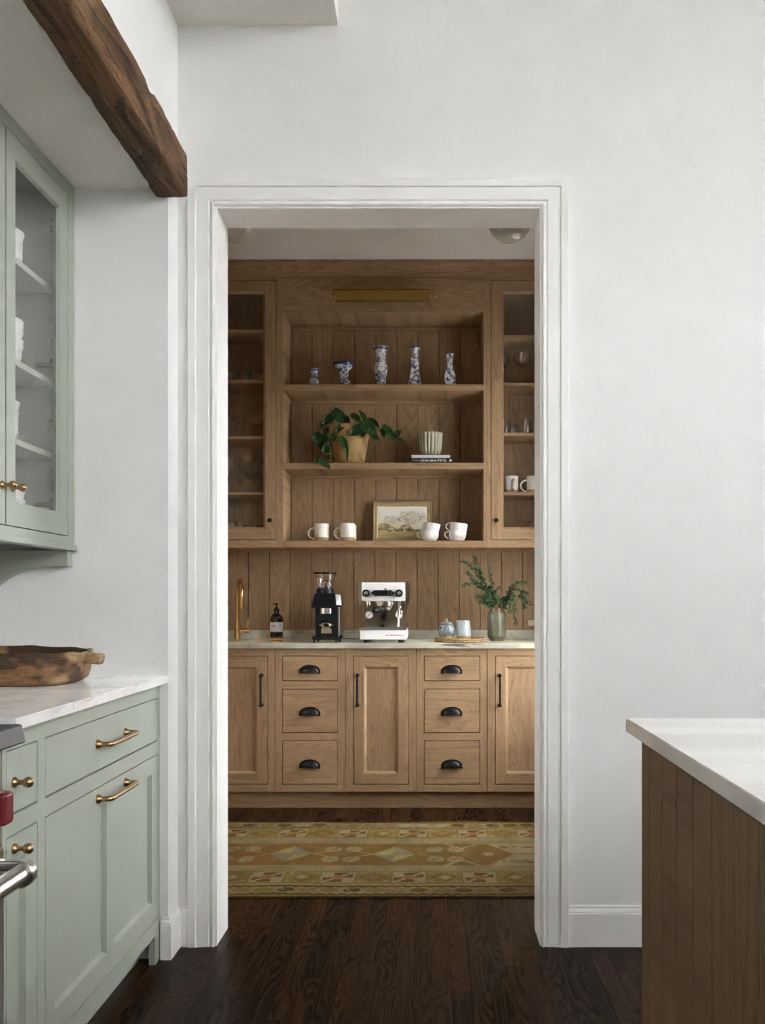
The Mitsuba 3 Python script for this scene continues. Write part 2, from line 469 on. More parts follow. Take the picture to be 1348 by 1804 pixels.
def painting_fn(p, n, uv):
    u, v = uv.x, uv.y
    c = mix(C(*hexs(232, 226, 200)), C(*hexs(238, 236, 224)), smoothstep(0.3, 0.8, v))
    crown = 1 - smoothstep(0.75, 1.05, dr.sqrt(dr.square((u - 0.70) / 0.30) + dr.square((v - 0.66) / 0.24)) + 0.5 * (fbm(u * 14, v * 10, 2.0, 3) - 0.5))
    crown2 = 1 - smoothstep(0.7, 1.05, dr.sqrt(dr.square((u - 0.28) / 0.20) + dr.square((v - 0.56) / 0.16)) + 0.6 * (fbm(u * 15, v * 12, 5.0, 3) - 0.5))
    twig = smoothstep(0.30, 0.70, fbm(u * 60, v * 44, 4.0, 3))
    c = mix(c, C(*hexs(150, 136, 98)), dr.clip(0.75 * crown * twig + 0.6 * crown2 * twig, 0, 1))
    h1 = 0.24 + 0.24 * dr.maximum(0, 1 - dr.abs(u - 0.14) * 3.6)
    h2 = 0.22 + 0.24 * dr.maximum(0, 1 - dr.abs(u - 0.58) * 4.6)
    rock = 1 - smoothstep(0.0, 0.025, v - dr.maximum(h1, h2) - 0.04 * (noise(u * 16, 2) - 0.5))
    c = mix(c, mix(C(*hexs(222, 208, 166)), C(*hexs(158, 142, 100)), smoothstep(0.35, 0.65, fbm(u * 11 + v * 10, v * 12 - u * 5, 1.0, 3))), rock)
    bank = (1 - smoothstep(0.015, 0.05, dr.abs(v - 0.24 - 0.05 * (noise(u * 9, 5) - 0.5)))) * smoothstep(0.3, 0.55, noise(u * 22, v * 16))
    c = mix(c, C(*hexs(66, 60, 36)), 0.8 * bank)
    return mix(c, mix(C(*hexs(184, 160, 106)), C(*hexs(214, 200, 152)), noise(u * 9, v * 60)), 1 - smoothstep(0.17, 0.20, v))


noise_bsdf('painting', painting_fn, 0.5, 0.3)


# the rug: borders and medallions dyed into the pile, in metres along (x) and across (t from the near edge)
RUG0, RUG1 = 3.740, 4.978


def rug_fn(p, n, uv):
    x = p.x + 0.010 * (noise(p.y * 9, 1.0) - 0.5)
    t = p.y - RUG0 + 0.012 * (noise(p.x * 5, 2.0) - 0.5)
    cell = 0.0045
    qx, qt = (dr.floor(x / cell) + 0.5) * cell, (dr.floor(t / cell) + 0.5) * cell      # knots

    def inside(a, b):
        return dr.select((qt >= a) & (qt < b), mi.Float(1), mi.Float(0))

    cream, brown, rust, olive, gold, grey, dark = C(0.46, 0.37, 0.205), C(0.15, 0.072, 0.026), C(0.26, 0.118, 0.036), C(0.26, 0.178, 0.055), C(0.34, 0.235, 0.075), C(0.33, 0.265, 0.135), C(0.055, 0.034, 0.016)
    pink = C(0.36, 0.165, 0.07)
    c = mix(olive, gold, noise(qx * 8, qt * 30, 4.0))
    # narrow guard borders with a row of rosettes
    for a, b in ((0.043, 0.118), (1.120, 1.215)):
        mid = 0.5 * (a + b)
        k = inside(a, b)
        c = mix(c, grey, k)
        g = (qx + 3.0) / 0.088
        gi, gf = dr.floor(g), g - dr.floor(g) - 0.5
        r2 = dr.sqrt(dr.square(gf * 0.088 / 0.036) + dr.square((qt - mid) / (0.36 * (b - a))))
        h = cell_rand(gi, a * 100)
        col = dr.select(h < 0.25, brown, dr.select(h < 0.45, olive, dr.select(h < 0.65, pink, dr.select(h < 0.85, cream, dark))))
        flower = dr.select((r2 < 1.0) & ((noise(qx * 150, qt * 150, 5.0) > 0.35) | (h < 0.45)), mi.Float(1), mi.Float(0))
        c = mix(c, col, k * flower)
    # wavy lines
    wave = 0.006 * dr.sin(qx * 2 * math.pi / 0.045)
    for m, s in ((0.026, 0.008), (0.132, 0.008), (1.228, 0.008), (1.112, 0.006)):
        c = mix(c, dark, dr.select(dr.abs(qt - m - wave) < s, mi.Float(1), mi.Float(0)))
    for m, s in ((0.150, 0.006), (0.427, 0.006), (0.814, 0.005), (1.102, 0.005)):
        c = mix(c, cream, dr.select(dr.abs(qt - m) < s, mi.Float(1), mi.Float(0)))
    # main borders: quartered squares and small hooked diamonds by turns
    for a, b in ((0.164, 0.351), (0.913, 1.096)):
        mid, hh = 0.5 * (a + b), 0.5 * (b - a)
        k = inside(a, b)
        g = (qx + 0.10 + 0.147 + 2.94) / 0.294
        gi = dr.floor(g)
        sx = (g - gi - 0.5) * 0.294
        st = qt - mid
        sq = dr.select((dr.abs(sx) < 0.068) & (dr.abs(st) < 0.82 * hh), mi.Float(1), mi.Float(0))
        rim = dr.select((dr.abs(sx) > 0.060) | (dr.abs(st) > 0.73 * hh), mi.Float(1), mi.Float(0))
        e = dr.abs(sx) / 0.068 - dr.abs(st) / (0.82 * hh)
        quarter = dr.select((e > -0.18) & (e < 0.18), cream, dr.select(((sx > 0) ^ (st > 0)) & (dr.abs(sx) > 0.022), cream, brown))
        core = dr.select(dr.abs(sx) + dr.abs(st) < 0.034, pink, quarter)
        c = mix(c, dr.select(rim > 0.5, cream, core), k * sq)
        ox = dr.abs(dr.abs(sx) - 0.147)
        e2 = ox / 0.058 + dr.abs(st) / (0.72 * hh)
        c = mix(c, dark, k * 0.8 * dr.select((e2 > 0.72) & (e2 < 1.0) & (noise(qx * 220, qt * 220, 2.0) > 0.45), mi.Float(1), mi.Float(0)))
        c = mix(c, dr.select(cell_rand(dr.floor(g + 0.5), a * 50) < 0.5, pink, cream), k * dr.select(e2 < 0.45, mi.Float(0.85), mi.Float(0)))
        c = mix(c, cream, k * 0.8 * dr.select((ox > 0.045) & (ox < 0.068) & (dr.abs(st) > 0.5 * hh) & (dr.abs(st) < 0.75 * hh) & (noise(qx * 120, qt * 160, 8.0) > 0.4), mi.Float(1), mi.Float(0)))
    # speckled grey bands
    for a, b in ((0.351, 0.420), (0.826, 0.913)):
        c = mix(c, mix(grey, cream, 0.5 * noise(qx * 160, qt * 220, 3.0)), inside(a, b))
    # field
    k = inside(0.438, 0.805)
    st = qt - 0.622
    f = mix(mix(rust, C(0.22, 0.12, 0.035), smoothstep(-0.55, -0.25, qx)), C(0.24, 0.15, 0.050), 0.5 * noise(qx * 9, qt * 14, 6.0))
    g = (qx + 0.172 + 0.2335 + 4.67) / 0.467
    gi = dr.floor(g)
    mx = (g - gi - 0.5) * 0.467
    e = dr.abs(mx) / 0.098 + dr.abs(st) / 0.135 + 0.06 * (noise(qx * 140, qt * 140, 2.0) - 0.5)
    f = mix(f, dr.select((mx > 0) ^ (st > 0), C(0.42, 0.36, 0.14), C(0.30, 0.27, 0.17)), dr.select((e < 1.0) & (qx < 0.1), mi.Float(1), mi.Float(0)))
    f = mix(f, pink, dr.select((e < 0.2) & (qx < 0.1), mi.Float(0.6), mi.Float(0)))
    fl = dr.sqrt(dr.square((dr.abs(mx) - 0.187) / 0.040) + dr.square((dr.abs(st) - 0.085) / 0.050))
    f = mix(f, dr.select(noise(qx * 130, qt * 130, 5.0) > 0.55, C(0.26, 0.20, 0.08), cream), dr.select((fl < 1.0) & (qx < 0.2), mi.Float(0.95), mi.Float(0)))
    ln = dr.abs(dr.abs(st) - 0.62 * (dr.abs(mx) - 0.098))
    f = mix(f, cream, dr.select((ln < 0.006) & (dr.abs(mx) > 0.098) & (dr.abs(mx) < 0.19) & (qx < 0.1), mi.Float(0.8), mi.Float(0)))
    e3 = dr.abs(qx - 0.245) / 0.120 + dr.abs(st) / 0.19                                   # the pointed end of the brown field on cream
    f = mix(f, cream, dr.select((qx > 0.245) & (e3 > 1.0), mi.Float(1), mi.Float(0)))
    f = mix(f, pink, dr.select((qx > 0.13) & (dr.abs(e3 - 1.0) < 0.05), mi.Float(0.9), mi.Float(0)))
    f = mix(f, cream, dr.select(dr.sqrt(dr.square((qx - 0.25) / 0.025) + dr.square(st / 0.03)) < 1, mi.Float(0.9), mi.Float(0)))
    e4 = dr.abs(qx - 0.135) / 0.085 + (0.184 - dr.abs(st)) / 0.10
    f = mix(f, cream, dr.select((e4 < 1.0) & (e4 > 0.75), mi.Float(0.9), mi.Float(0)))
    f = mix(f, brown, dr.select((qx > 0.31) & (dr.abs(dr.abs(st) - 0.12) < 0.03) & (noise(qx * 60, qt * 90, 3.0) > 0.6), mi.Float(0.8), mi.Float(0)))
    f = mix(f, pink, dr.select((qx > 0.36) & (dr.abs(st) < 0.008), mi.Float(1), mi.Float(0)))
    c = mix(c, f, k)
    wear = noise(p.x * 14, p.y * 14, 3.0)
    c = mix(c, olive, 0.06 + 0.32 * noise(qx * 200, qt * 260, 7.0))
    return c * (0.14 + 0.32 * noise(p.x * 330, p.y * 900, 1.0) + 0.12 * wear)


noise_bsdf('rug_pile', rug_fn, 0.95, 0.1)

# =================================================================== THE ROOM
fl = struct('floor', 'dark stained oak strip floor running into the pantry', 'floor')
put(fl, box(-1.9, 4.3, -3.5, 6.1, -0.05, -0.013), 'underlay')


def boards(xa, xb, ya, yb, seed):
    rng = np.random.default_rng(seed)
    w, out, i = 0.057, [], 0
    x = xa
    while x < xb - 1e-6:
        y = ya - rng.uniform(0.0, 0.8)
        while y < yb:
            L = rng.uniform(0.55, 1.35)
            a, b = max(y, ya), min(y + L, yb)
            if b - a > 0.05:
                out.append(box(x + 0.0004, min(x + w, xb) - 0.0004, a + 0.0004, b - 0.0004, -0.013, rng.uniform(-0.0004, 0.0)))
            y += L
        x += w
    return out


for m in boards(-1.026, 1.026, 2.35, 5.45, 3):
    wood(fl, 'plank', m, 1, 'floor_oak')
far = [grain(m, 1) for reg in ((-1.9, -1.026, 2.35, 5.45), (1.026, 4.3, 2.35, 5.45), (-1.9, 4.3, -3.5, 2.35)) for m in boards(*reg, 5)]
at_, vs, fs, us = 0, [], [], []
for m, uv in far:
    vs.append(m.vertices); fs.append(np.array(m.faces) + at_); us.append(uv); at_ += len(m.vertices)
part(fl, 'outlying_planks', trimesh.Trimesh(np.vstack(vs), np.vstack(fs), process=False), 'floor_oak', False, np.vstack(us), kind='stuff')

XJL, XJR, ZJ = -0.719, 0.3585, 2.461             # clear opening of the doorway
ZS, ZC = 3.075, 4.6                             # dropped ceiling, high ceiling
wb = struct('wall_back', 'white wall around the cased doorway', 'wall')
put(wb, cat(box(-1.62, XJL - 0.018, YW, 3.372, 0, ZC), box(XJR + 0.018, 4.3, YW, 3.372, 0, ZC), box(XJL - 0.018, XJR + 0.018, YW, 3.372, ZJ + 0.018, ZC)), 'wall_paint')
wl = struct('wall_left', 'white wall above the alcove', 'wall')
put(wl, box(XL - 0.15, XL, -3.5, YW, 2.50, ZC), 'wall_paint')
we = struct('wall_alcove_end', 'white end wall of the cooking alcove', 'wall')
put(we, box(XA - 0.10, XL, YE, YW, 0, 2.5), 'wall_paint')
wa = struct('wall_alcove_back', 'white back wall of the cooking alcove', 'wall')
put(wa, box(XA - 0.10, XA, -3.5, YE, 0, 2.6), 'wall_paint')
put(struct('ceiling_alcove', 'low ceiling of the cooking alcove', 'ceiling'), box(XA, XL, -3.5, YE, 2.48, 2.4998), 'ceiling_paint')
put(struct('ceiling_dropped', 'dropped white ceiling band beside the left wall', 'ceiling'), box(XL, -0.3156, -3.5, YW, ZS, ZC), 'ceiling_paint')
put(struct('ceiling'), box(XL - 0.15, 4.3, -3.5, YW, ZC, ZC + 0.1), 'ceiling_paint')


def wall_with_openings(name, axis, c0, c1, a0, a1, z0, z1, holes, matname='wall_paint'):
    """axis 0: the wall stands at x = c0..c1 and runs along y; axis 1: at y = c0..c1 along x."""
    poly = sg.box(a0, z0, a1, z1)
    for h in holes:
        poly = poly.difference(sg.box(*h))
    m = trimesh.creation.extrude_polygon(poly, c1 - c0, engine='earcut')
    v = np.array(m.vertices); w = np.empty_like(v)
    w[:, axis], w[:, 1 - axis], w[:, 2] = v[:, 2] + c0, v[:, 0], v[:, 1]
    f = np.array(m.faces)
    f = f if axis == 0 else f[:, ::-1]
    k = struct(name)
    put(k, trimesh.Trimesh(w, f, process=False), matname)
    return k


def unseen_window(n, axis, c0, c1, hole, cols, rows):
    """White frame and glazing bars in a wall opening."""
    k = struct(f'unseen_window_{n}')
    a0, z0, a1, z1 = hole
    cm, bars = 0.5 * (c0 + c1), []
    def seg(p0, q0, p1, q1):
        return box(cm - 0.03, cm + 0.03, p0, p1, q0, q1) if axis == 0 else box(p0, p1, cm - 0.03, cm + 0.03, q0, q1)
    bars = [seg(a0, z0, a0 + 0.05, z1), seg(a1 - 0.05, z0, a1, z1), seg(a0, z0, a1, z0 + 0.05), seg(a0, z1 - 0.05, a1, z1)]
    bars += [seg(a0 + (a1 - a0) * i / cols - 0.015, z0, a0 + (a1 - a0) * i / cols + 0.015, z1) for i in range(1, cols)]
    bars += [seg(a0, z0 + (z1 - z0) * i / rows - 0.012, a1, z0 + (z1 - z0) * i / rows + 0.012) for i in range(1, rows)]
    put(k, cat(bars), 'trim_paint')


R_HOLES = [(-2.4, 2.0, -1.4, 4.2), (0.15, 2.0, 1.15, 4.2)]  # unseen windows, placed and sized to light the kitchen from the right
wall_with_openings('wall_right', 0, 4.3, 4.45, -3.5, YW, 0, ZC, R_HOLES)
B_HOLES = [(2.7, 2.0, 3.6, 4.3)]  # unseen rear window, placed to light the doorway wall
wall_with_openings('wall_rear', 1, -3.65, -3.5, XA - 0.1, 4.45, 0, ZC + 0.1, B_HOLES)
for i, h in enumerate(R_HOLES): unseen_window(i + 1, 0, 4.3, 4.45, h, 2, 4)
for i, h in enumerate(B_HOLES): unseen_window(i + 3, 1, -3.65, -3.5, h, 2, 4)

# unseen tall oak cupboards behind the camera, placed to darken the island's side
tc = thing('unseen_tall_cabinet', 'unseen row of tall oak cupboards behind the camera, placed to darken the island side', 'cabinet')
for k in range(5):
    wood(tc, 'door', box(XA + 0.02 + 0.56 * k, XA + 0.575 + 0.56 * k, -2.92, -2.9, 0.1, 2.46, 0.002), 2, 'island_oak')
part(tc, 'carcass', box(XA + 0.01, XA + 2.81, -3.499, -2.921, 0.0005, 2.475), 'oak_plain')

# pantry shell
XPL, XPR, ZP = -1.36, 0.82, 3.118
wp = struct('wall_pantry', 'oak boarded wall behind the pantry worktop', 'wall')
put(wp, box(XPL, XPR, YS + 0.034, YS + 0.15, 0, ZP), 'oak_plain')
P_HOLES = [(4.45, 0.55, 5.28, 2.42)]  # unseen window, placed to light shelves and left jamb from the right
wall_with_openings('wall_pantry_right_unseen', 0, XPR, XPR + 0.12, 3.372, YS + 0.15, 0, ZP, P_HOLES, 'oak_plain')  # wall out of view; its oak is chosen to cut bounce light
L_HOLES = [(4.0, 0.9, 4.5, 1.7)]  # unseen window, placed to light the shelves from the left
wall_with_openings('wall_pantry_left_unseen', 0, XPL - 0.12, XPL, 3.372, YS + 0.15, 0, ZP, L_HOLES, 'oak_plain')  # oak on this unseen wall too, to keep bounce light down
unseen_window(5, 0, XPR, XPR + 0.12, P_HOLES[0], 2, 4)
unseen_window(6, 0, XPL - 0.12, XPL, L_HOLES[0], 2, 3)
put(struct('ceiling_pantry', 'white pantry ceiling', 'ceiling'), box(XPL - 0.12, XPR + 0.12, 3.372, YS + 0.15, ZP, ZP + 0.1), 'ceiling_paint')

# unseen oak panelling behind the doorway wall, placed to cut bounce light
pnl = struct('wall_pantry_front_unseen', 'unseen oak panelling on the pantry side of the doorway wall, placed to cut bounce light', 'wall')
put(pnl, cat(box(XPL, XJL - 0.10, 3.3725, 3.388, 0, ZP), box(XJR + 0.10, XPR, 3.3725, 3.388, 0, ZP), box(XJL - 0.10, XJR + 0.10, 3.3725, 3.388, ZJ + 0.10, ZP)), 'oak_plain')

# splashback boards of the pantry wall: tongue and groove, 37.2 px apart in the photograph
pitch = 37.2 * YS / F
x = px(437.3, YS) - 10 * pitch
while x < XPR - 0.02:
    a, b = max(x + 0.0015, XPL), min(x + pitch - 0.0015, XPR)
    if b > a + 0.01:
        wood(wp, 'board', box(a, b, YS, YS + 0.014, 0.90, pz(966, YS), 0.0007), 2)
    x += pitch
wood(wp, 'rail', box(XPL, XPR, YS - 0.012, YS + 0.002, pz(972.5, YS), pz(966, YS) + 0.02), 0)

# ------------------------------------------------------------------- door casing, lining and skirting boards
CAS = [(0, 0), (0, 0.010), (0.004, 0.0145), (0.008, 0.0155), (0.0112, 0.013), (0.0132, 0.007), (0.0172, 0.007), (0.0212, 0.0135), (0.0615, 0.0135), (0.0645, 0.0195), (0.0875, 0.0195), (0.0895, 0.0175), (0.0895, 0)]


def casing_piece(path):
    """Sweep the casing profile between two mitred ends; path: two functions o -> (x, z)."""
    n = len(CAS)
    V = [(*p(o)[:1], YW - t, p(o)[1]) for p in path for o, t in CAS]
    Fc = [q for i in range(n) for q in ((i, (i + 1) % n, n + (i + 1) % n), (i, n + (i + 1) % n, n + i))]
    for o in (0, n):
        Fc += [(o, o + i, o + i + 1) for i in range(1, n - 1)]
    m = trimesh.Trimesh(np.array(V, float), Fc, process=False)
    trimesh.repair.fix_normals(m)
    return m


ci, co, ct = XJL - 0.006, XJR + 0.006, ZJ + 0.006
tr = struct('trim_1', 'white painted door casing with a stepped edge and inner bead', 'door casing')
part(tr, 'casing_leg', casing_piece([lambda o: (ci - o, 0.0), lambda o: (ci - o, ct + o)]), 'trim_paint')
part(tr, 'casing_leg', casing_piece([lambda o: (co + o, 0.0), lambda o: (co + o, ct + o)]), 'trim_paint')
part(tr, 'casing_head', casing_piece([lambda o: (ci - o, ct + o), lambda o: (co + o, ct + o)]), 'trim_paint')
part(tr, 'lining', box(XJL - 0.018, XJL, YW - 0.006, YJ, 0, ZJ + 0.018, 0.0015), 'trim_paint')
part(tr, 'lining', box(XJR, XJR + 0.018, YW - 0.006, YJ, 0, ZJ + 0.018, 0.0015), 'trim_paint')
part(tr, 'lining_head', box(XJL, XJR, YW - 0.006, YJ, ZJ, ZJ + 0.018, 0.0015), 'trim_paint')
for xa, xb in ((XJL - 0.10, XJL - 0.006), (XJR + 0.006, XJR + 0.10)):
    part(tr, 'pantry_casing', box(xa, xb, 3.372, YJ, 0, ZJ + 0.10), 'trim_paint')
part(tr, 'pantry_casing', box(XJL - 0.006, XJR + 0.006, 3.372, YJ, ZJ + 0.006, ZJ + 0.10), 'trim_paint')

BASE = [(0, 0), (0.014, 0), (0.014, 0.110), (0.0115, 0.1125), (0.0115, 0.1165), (0.0075, 0.124), (0.0055, 0.1265), (0.0055, 0.132), (0.003, 0.135), (0, 0.135)]
b1 = struct('baseboard_back', 'white baseboard right of the doorway', 'baseboard')
put(b1, mirror_safe(prism([(YW - t, z) for t, z in BASE], 0, co + 0.0895, 4.3)), 'trim_paint')
b2 = struct('baseboard_alcove', 'white baseboard wrapping the alcove corner', 'baseboard')
m = mirror_safe(prism([(YE - t, z) for t, z in BASE], 0, XB + 0.004, XL + 0.014))
v = np.array(m.vertices); e = v[:, 0] > XL; v[e, 0] = XL + (YE - v[e, 1])              # mitred outer corner
part(b2, 'front_board', trimesh.Trimesh(v, m.faces, process=False), 'trim_paint')
m = mirror_safe(prism([(XL + t, z) for t, z in BASE], 1, YE - 0.014, YW))
v = np.array(m.vertices); e = v[:, 1] < YE; v[e, 1] = YE - (v[e, 0] - XL)
part(b2, 'side_board', trimesh.Trimesh(v, m.faces, process=False), 'trim_paint')
part(b2, 'back_board', mirror_safe(prism([(YW - t, z) for t, z in BASE], 0, XL + 0.010, ci - 0.0895)), 'trim_paint')

# =================================================================== KITCHEN, LEFT
# hewn beam over the alcove opening
bm = thing('wooden_beam', 'rough hewn dark brown timber beam over the cooking alcove', 'wooden beam')
nx, ny = 44, 300
bx0, bx1, bz0, bz1, by0, by1 = -0.892, -0.79, 2.453, 2.592, 0.6, YE - 0.002
per = np.array([(bx0, bz0), (bx1, bz0), (bx1, bz1), (bx0, bz1)])
side = [0.102, 0.139, 0.102, 0.139]
ring = []
for k in range(4):
    a, b = per[k], per[(k + 1) % 4]
    cnt = 10 if k % 2 == 0 else 14
    ring += [a + (b - a) * j / cnt for j in range(cnt)]
ring = np.array(ring)
cxy = np.array([(bx0 + bx1) / 2, (bz0 + bz1) / 2])
hs = np.array([(bx1 - bx0) / 2, (bz1 - bz0) / 2])
q = (ring - cxy) / hs
q4 = (np.abs(q) ** 14).sum(1, keepdims=True) ** (-1 / 14)
ring = cxy + q * q4 * hs
V, UV = [], []
ys = np.linspace(by0, by1, ny)
s_along = np.concatenate([[0], np.cumsum(np.linalg.norm(np.diff(ring, axis=0), axis=1))])
for y in ys:
    p3 = np.stack([ring[:, 0], np.full(len(ring), y), ring[:, 1]], 1)
    nrm = (ring - cxy) / np.linalg.norm(ring - cxy, axis=1, keepdims=True)
    big = meshkit.noise(p3 * [4, 3.2, 4], 1) - 0.5
    mid = meshkit.noise(p3 * [30, 9, 30], 2) - 0.5
    fin = meshkit.noise(p3 * [90, 22, 90], 3) - 0.5
    chip = np.clip(meshkit.noise(p3 * [22, 14, 22], 5) - 0.70, 0, 1)
    d = 0.008 * big + 0.0045 * mid + 0.003 * fin - 0.03 * chip
    r2 = ring + nrm * d[:, None]
    V.append(np.stack([r2[:, 0], np.full(len(ring), y), r2[:, 1]], 1))
    UV.append(np.stack([np.full(len(ring), y), s_along], 1))
V, UV = np.vstack(V), np.vstack(UV)
n_ = len(ring)
Fc = []
for i in range(ny - 1):
    for j in range(n_):
        a, b = i * n_ + j, i * n_ + (j + 1) % n_
        Fc += [(a, b + n_, b), (a, a + n_, b + n_)]
c0, c1 = len(V), len(V) + 1
V = np.vstack([V, [[cxy[0], by0, cxy[1]], [cxy[0], by1, cxy[1]]]]); UV = np.vstack([UV, [[by0, 0.1], [by1, 0.1]]])
for j in range(n_):
    Fc += [(c0, j, (j + 1) % n_), (c1, (ny - 1) * n_ + (j + 1) % n_, (ny - 1) * n_ + j)]
mb = trimesh.Trimesh(V, Fc, process=False)
if mb.volume < 0: mb.invert()
put(bm, mb, 'hewn_beam', True, UV)


# faces of joinery: (u, v, d) = along, up, outwards
class Face:
    def __init__(self, kind, at):
        self.kind, self.at = kind, at

    def P(self, u, v, d):
        return (self.at + d, u, v) if self.kind == 'x' else (u, self.at - d, v)

    def box(self, u0, u1, v0, v1, d0, d1, b=0.0):
        return box(self.at + d0, self.at + d1, u0, u1, v0, v1, b) if self.kind == 'x' else box(u0, u1, self.at - d1, self.at - d0, v0, v1, b)

    def plate(self, poly, d0, d1):
        m = trimesh.creation.extrude_polygon(poly, d1 - d0, engine='earcut')
        v = np.array(m.vertices)
        w = np.array([self.P(a, b, c + d0) for a, b, c in v])
        m = trimesh.Trimesh(w, m.faces, process=False)
        return mirror_safe(m)

    def bevels(self, u0, u1, v0, v1, b, r):
        """Four sloping strips inside the rectangle, from its edge (d = 0) down to depth r at b inwards: left, right, bottom, top."""
        P, out = self.P, []
        for (ua, va, ub, vb, iu, iv, ju, jv) in ((u0, v0, u0, v1, b, b, b, -b), (u1, v0, u1, v1, -b, b, -b, -b), (u0, v0, u1, v0, b, b, -b, b), (u0, v1, u1, v1, b, -b, -b, -b)):
            out.append(hull([P(ua, va, -0.0003), P(ua, va, -r), P(ub, vb, -0.0003), P(ub, vb, -r), P(ua + iu, va + iv, -r), P(ub + ju, vb + jv, -r)]))
        return out


def rect(u0, u1, v0, v1, holes=()):
    p = sg.box(u0, v0, u1, v1)
    for h in holes:
        p = p.difference(sg.box(h[0], h[2], h[1], h[3]))
    return p


def knob(parent, f, u, v, s=1.0, matname='brass_aged', out=0.030, ball=0.0115):
    k = holder(parent, 'knob')
    prof = [(0, 0), (0.011, 0), (0.0115, 0.002), (0.009, 0.006), (0.0055, 0.009), (0.005, out - ball * 0.8)]
    prof += [(ball * math.sin(t), out - ball * math.cos(t) + ball * 0.0) for t in np.linspace(0.45, math.pi, 14)]
    m = lm([(r * s, z * s) for r, z in prof], 24)
    put(k, axis_turn(m, f.P(0, 0, 1) - np.array(f.P(0, 0, 0)), f.P(u, v, 0)), matname, 50)


def pull(parent, f, u0, u1, v, matname='brass_aged', r=0.0068, out=0.036):
    k = holder(parent, 'handle')
    pts = [f.P(u0, v, 0), f.P(u0, v, out * 0.6), f.P(u0 + 0.004, v, out * 0.9), f.P(u0 + 0.018, v, out), f.P((u0 + u1) / 2, v, out * 1.03), f.P(u1 - 0.018, v, out), f.P(u1 - 0.004, v, out * 0.9), f.P(u1, v, out * 0.6), f.P(u1, v, 0)]
    ms = [tube(spline(pts, 40), r, 12)]
    for u in (u0, u1):
        ms.append(axis_turn(lm([(0, 0), (0.0125, 0), (0.0125, 0.003), (0.010, 0.007), (r, 0.014), (0, 0.014)], 20), f.P(0, 0, 1) - np.array(f.P(0, 0, 0)), f.P(u, v, 0)))
    put(k, cat(ms), matname, 50)


fb = Face('x', XB)
G = 0.0028                                                    # gap round inset fronts
# wide base cabinet
bc = thing('base_cabinet', 'sage green base cabinet with one drawer above a wide two-panel front', 'cabinet')
U0, U1, DL, DR = 2.1645, 3.105, 2.1853, 3.078
part(bc, 'face_frame', fb.plate(rect(U0, U1, 0.091, 0.888, [(DL, DR, 0.705, 0.8437), (DL, DR, 0.139, 0.664)]), -0.02, 0.0), 'sage_paint')
part(bc, 'carcass', cat(box(XA + 0.01, XA + 0.03, U0, U1, 0.091, 0.888), box(XA + 0.03, XB - 0.0205, U0, U0 + 0.018, 0.091, 0.888), box(XA + 0.03, XB - 0.0205, U1 - 0.018, U1, 0.091, 0.888), box(XA + 0.03, XB - 0.0205, U0 + 0.018, U1 - 0.018, 0.091, 0.109), box(XA + 0.03, XB - 0.0205, U0 + 0.018, U1 - 0.018, 0.675, 0.693)), 'sage_inside_shaded')
d = part(bc, 'drawer', fb.box(DL + G, DR - G, 0.705 + G + 0.0012, 0.8437 - G, -0.02, 0.0, 0.0012), 'sage_paint')
pull(d, fb, 2.526, 2.755, 0.777)
dd = holder(bc, 'door')
op = [(2.241, 2.599, 0.203, 0.609), (2.664, 3.0195, 0.203, 0.609)]
ms = [fb.plate(rect(DL + G, DR - G, 0.139 + G, 0.664 - G, op), -0.022, 0.0)]
for o in op:
    ms += fb.bevels(*o, 0.007, 0.0125)
    ms.append(fb.box(o[0], o[1], o[2], o[3], -0.022, -0.0123))
put(dd, cat(ms), 'sage_paint')
pull(dd, fb, 2.526, 2.755, 0.634)
part(bc, 'foot', fb.box(3.052, U1, 0.0, 0.0915, -0.02, 0.0), 'sage_paint')
part(bc, 'toe_kick', box(XB - 0.075, XB - 0.065, U0, U1, 0.0, 0.092), 'sage_paint')
# narrow base cabinet beside the range
nc = thing('base_cabinet', 'narrow sage green base cabinet with round brass knobs beside the range', 'cabinet')
NL, NR = 1.985, 2.1437
part(nc, 'face_frame', fb.plate(rect(1.968, U0 - 0.0004, 0.091, 0.888, [(NL, NR, 0.705, 0.8437), (NL, NR, 0.139, 0.664)]), -0.02, 0.0), 'sage_paint')
part(nc, 'carcass', cat(box(XA + 0.01, XA + 0.03, 1.968, U0 - 0.0004, 0.091, 0.888), box(XA + 0.03, XB - 0.0205, 1.968, 1.982, 0.091, 0.888), box(XA + 0.03, XB - 0.0205, U0 - 0.018, U0 - 0.0004, 0.091, 0.888), box(XA + 0.03, XB - 0.0205, 1.982, U0 - 0.018, 0.091, 0.109), box(XA + 0.03, XB - 0.0205, 1.982, U0 - 0.018, 0.675, 0.693)), 'sage_inside_shaded')
d = part(nc, 'drawer', fb.box(NL + G, NR - G, 0.705 + G + 0.0012, 0.8437 - G, -0.02, 0.0, 0.0012), 'sage_paint')
knob(d, fb, 2.022, 0.773)
dd = holder(nc, 'door')
o = (NL + 0.052, 2.0815, 0.203, 0.609)
put(dd, cat([fb.plate(rect(NL + G, NR - G, 0.139 + G, 0.664 - G, [o]), -0.022, 0.0), *fb.bevels(*o, 0.007, 0.0125), fb.box(*o[:4], -0.022, -0.0123)]), 'sage_paint')
knob(dd, fb, 2.022, 0.634)
part(nc, 'toe_kick', box(XB - 0.075, XB - 0.065, 1.968, U0, 0.0, 0.092), 'sage_paint')

ct1 = thing('kitchen_countertop', 'polished white marble countertop on the sage base cabinets', 'countertop')
put(ct1, box(XA + 0.001, -0.8485, 1.967, YE - 0.001, 0.888, 0.9135, 0.0015), 'marble_white')

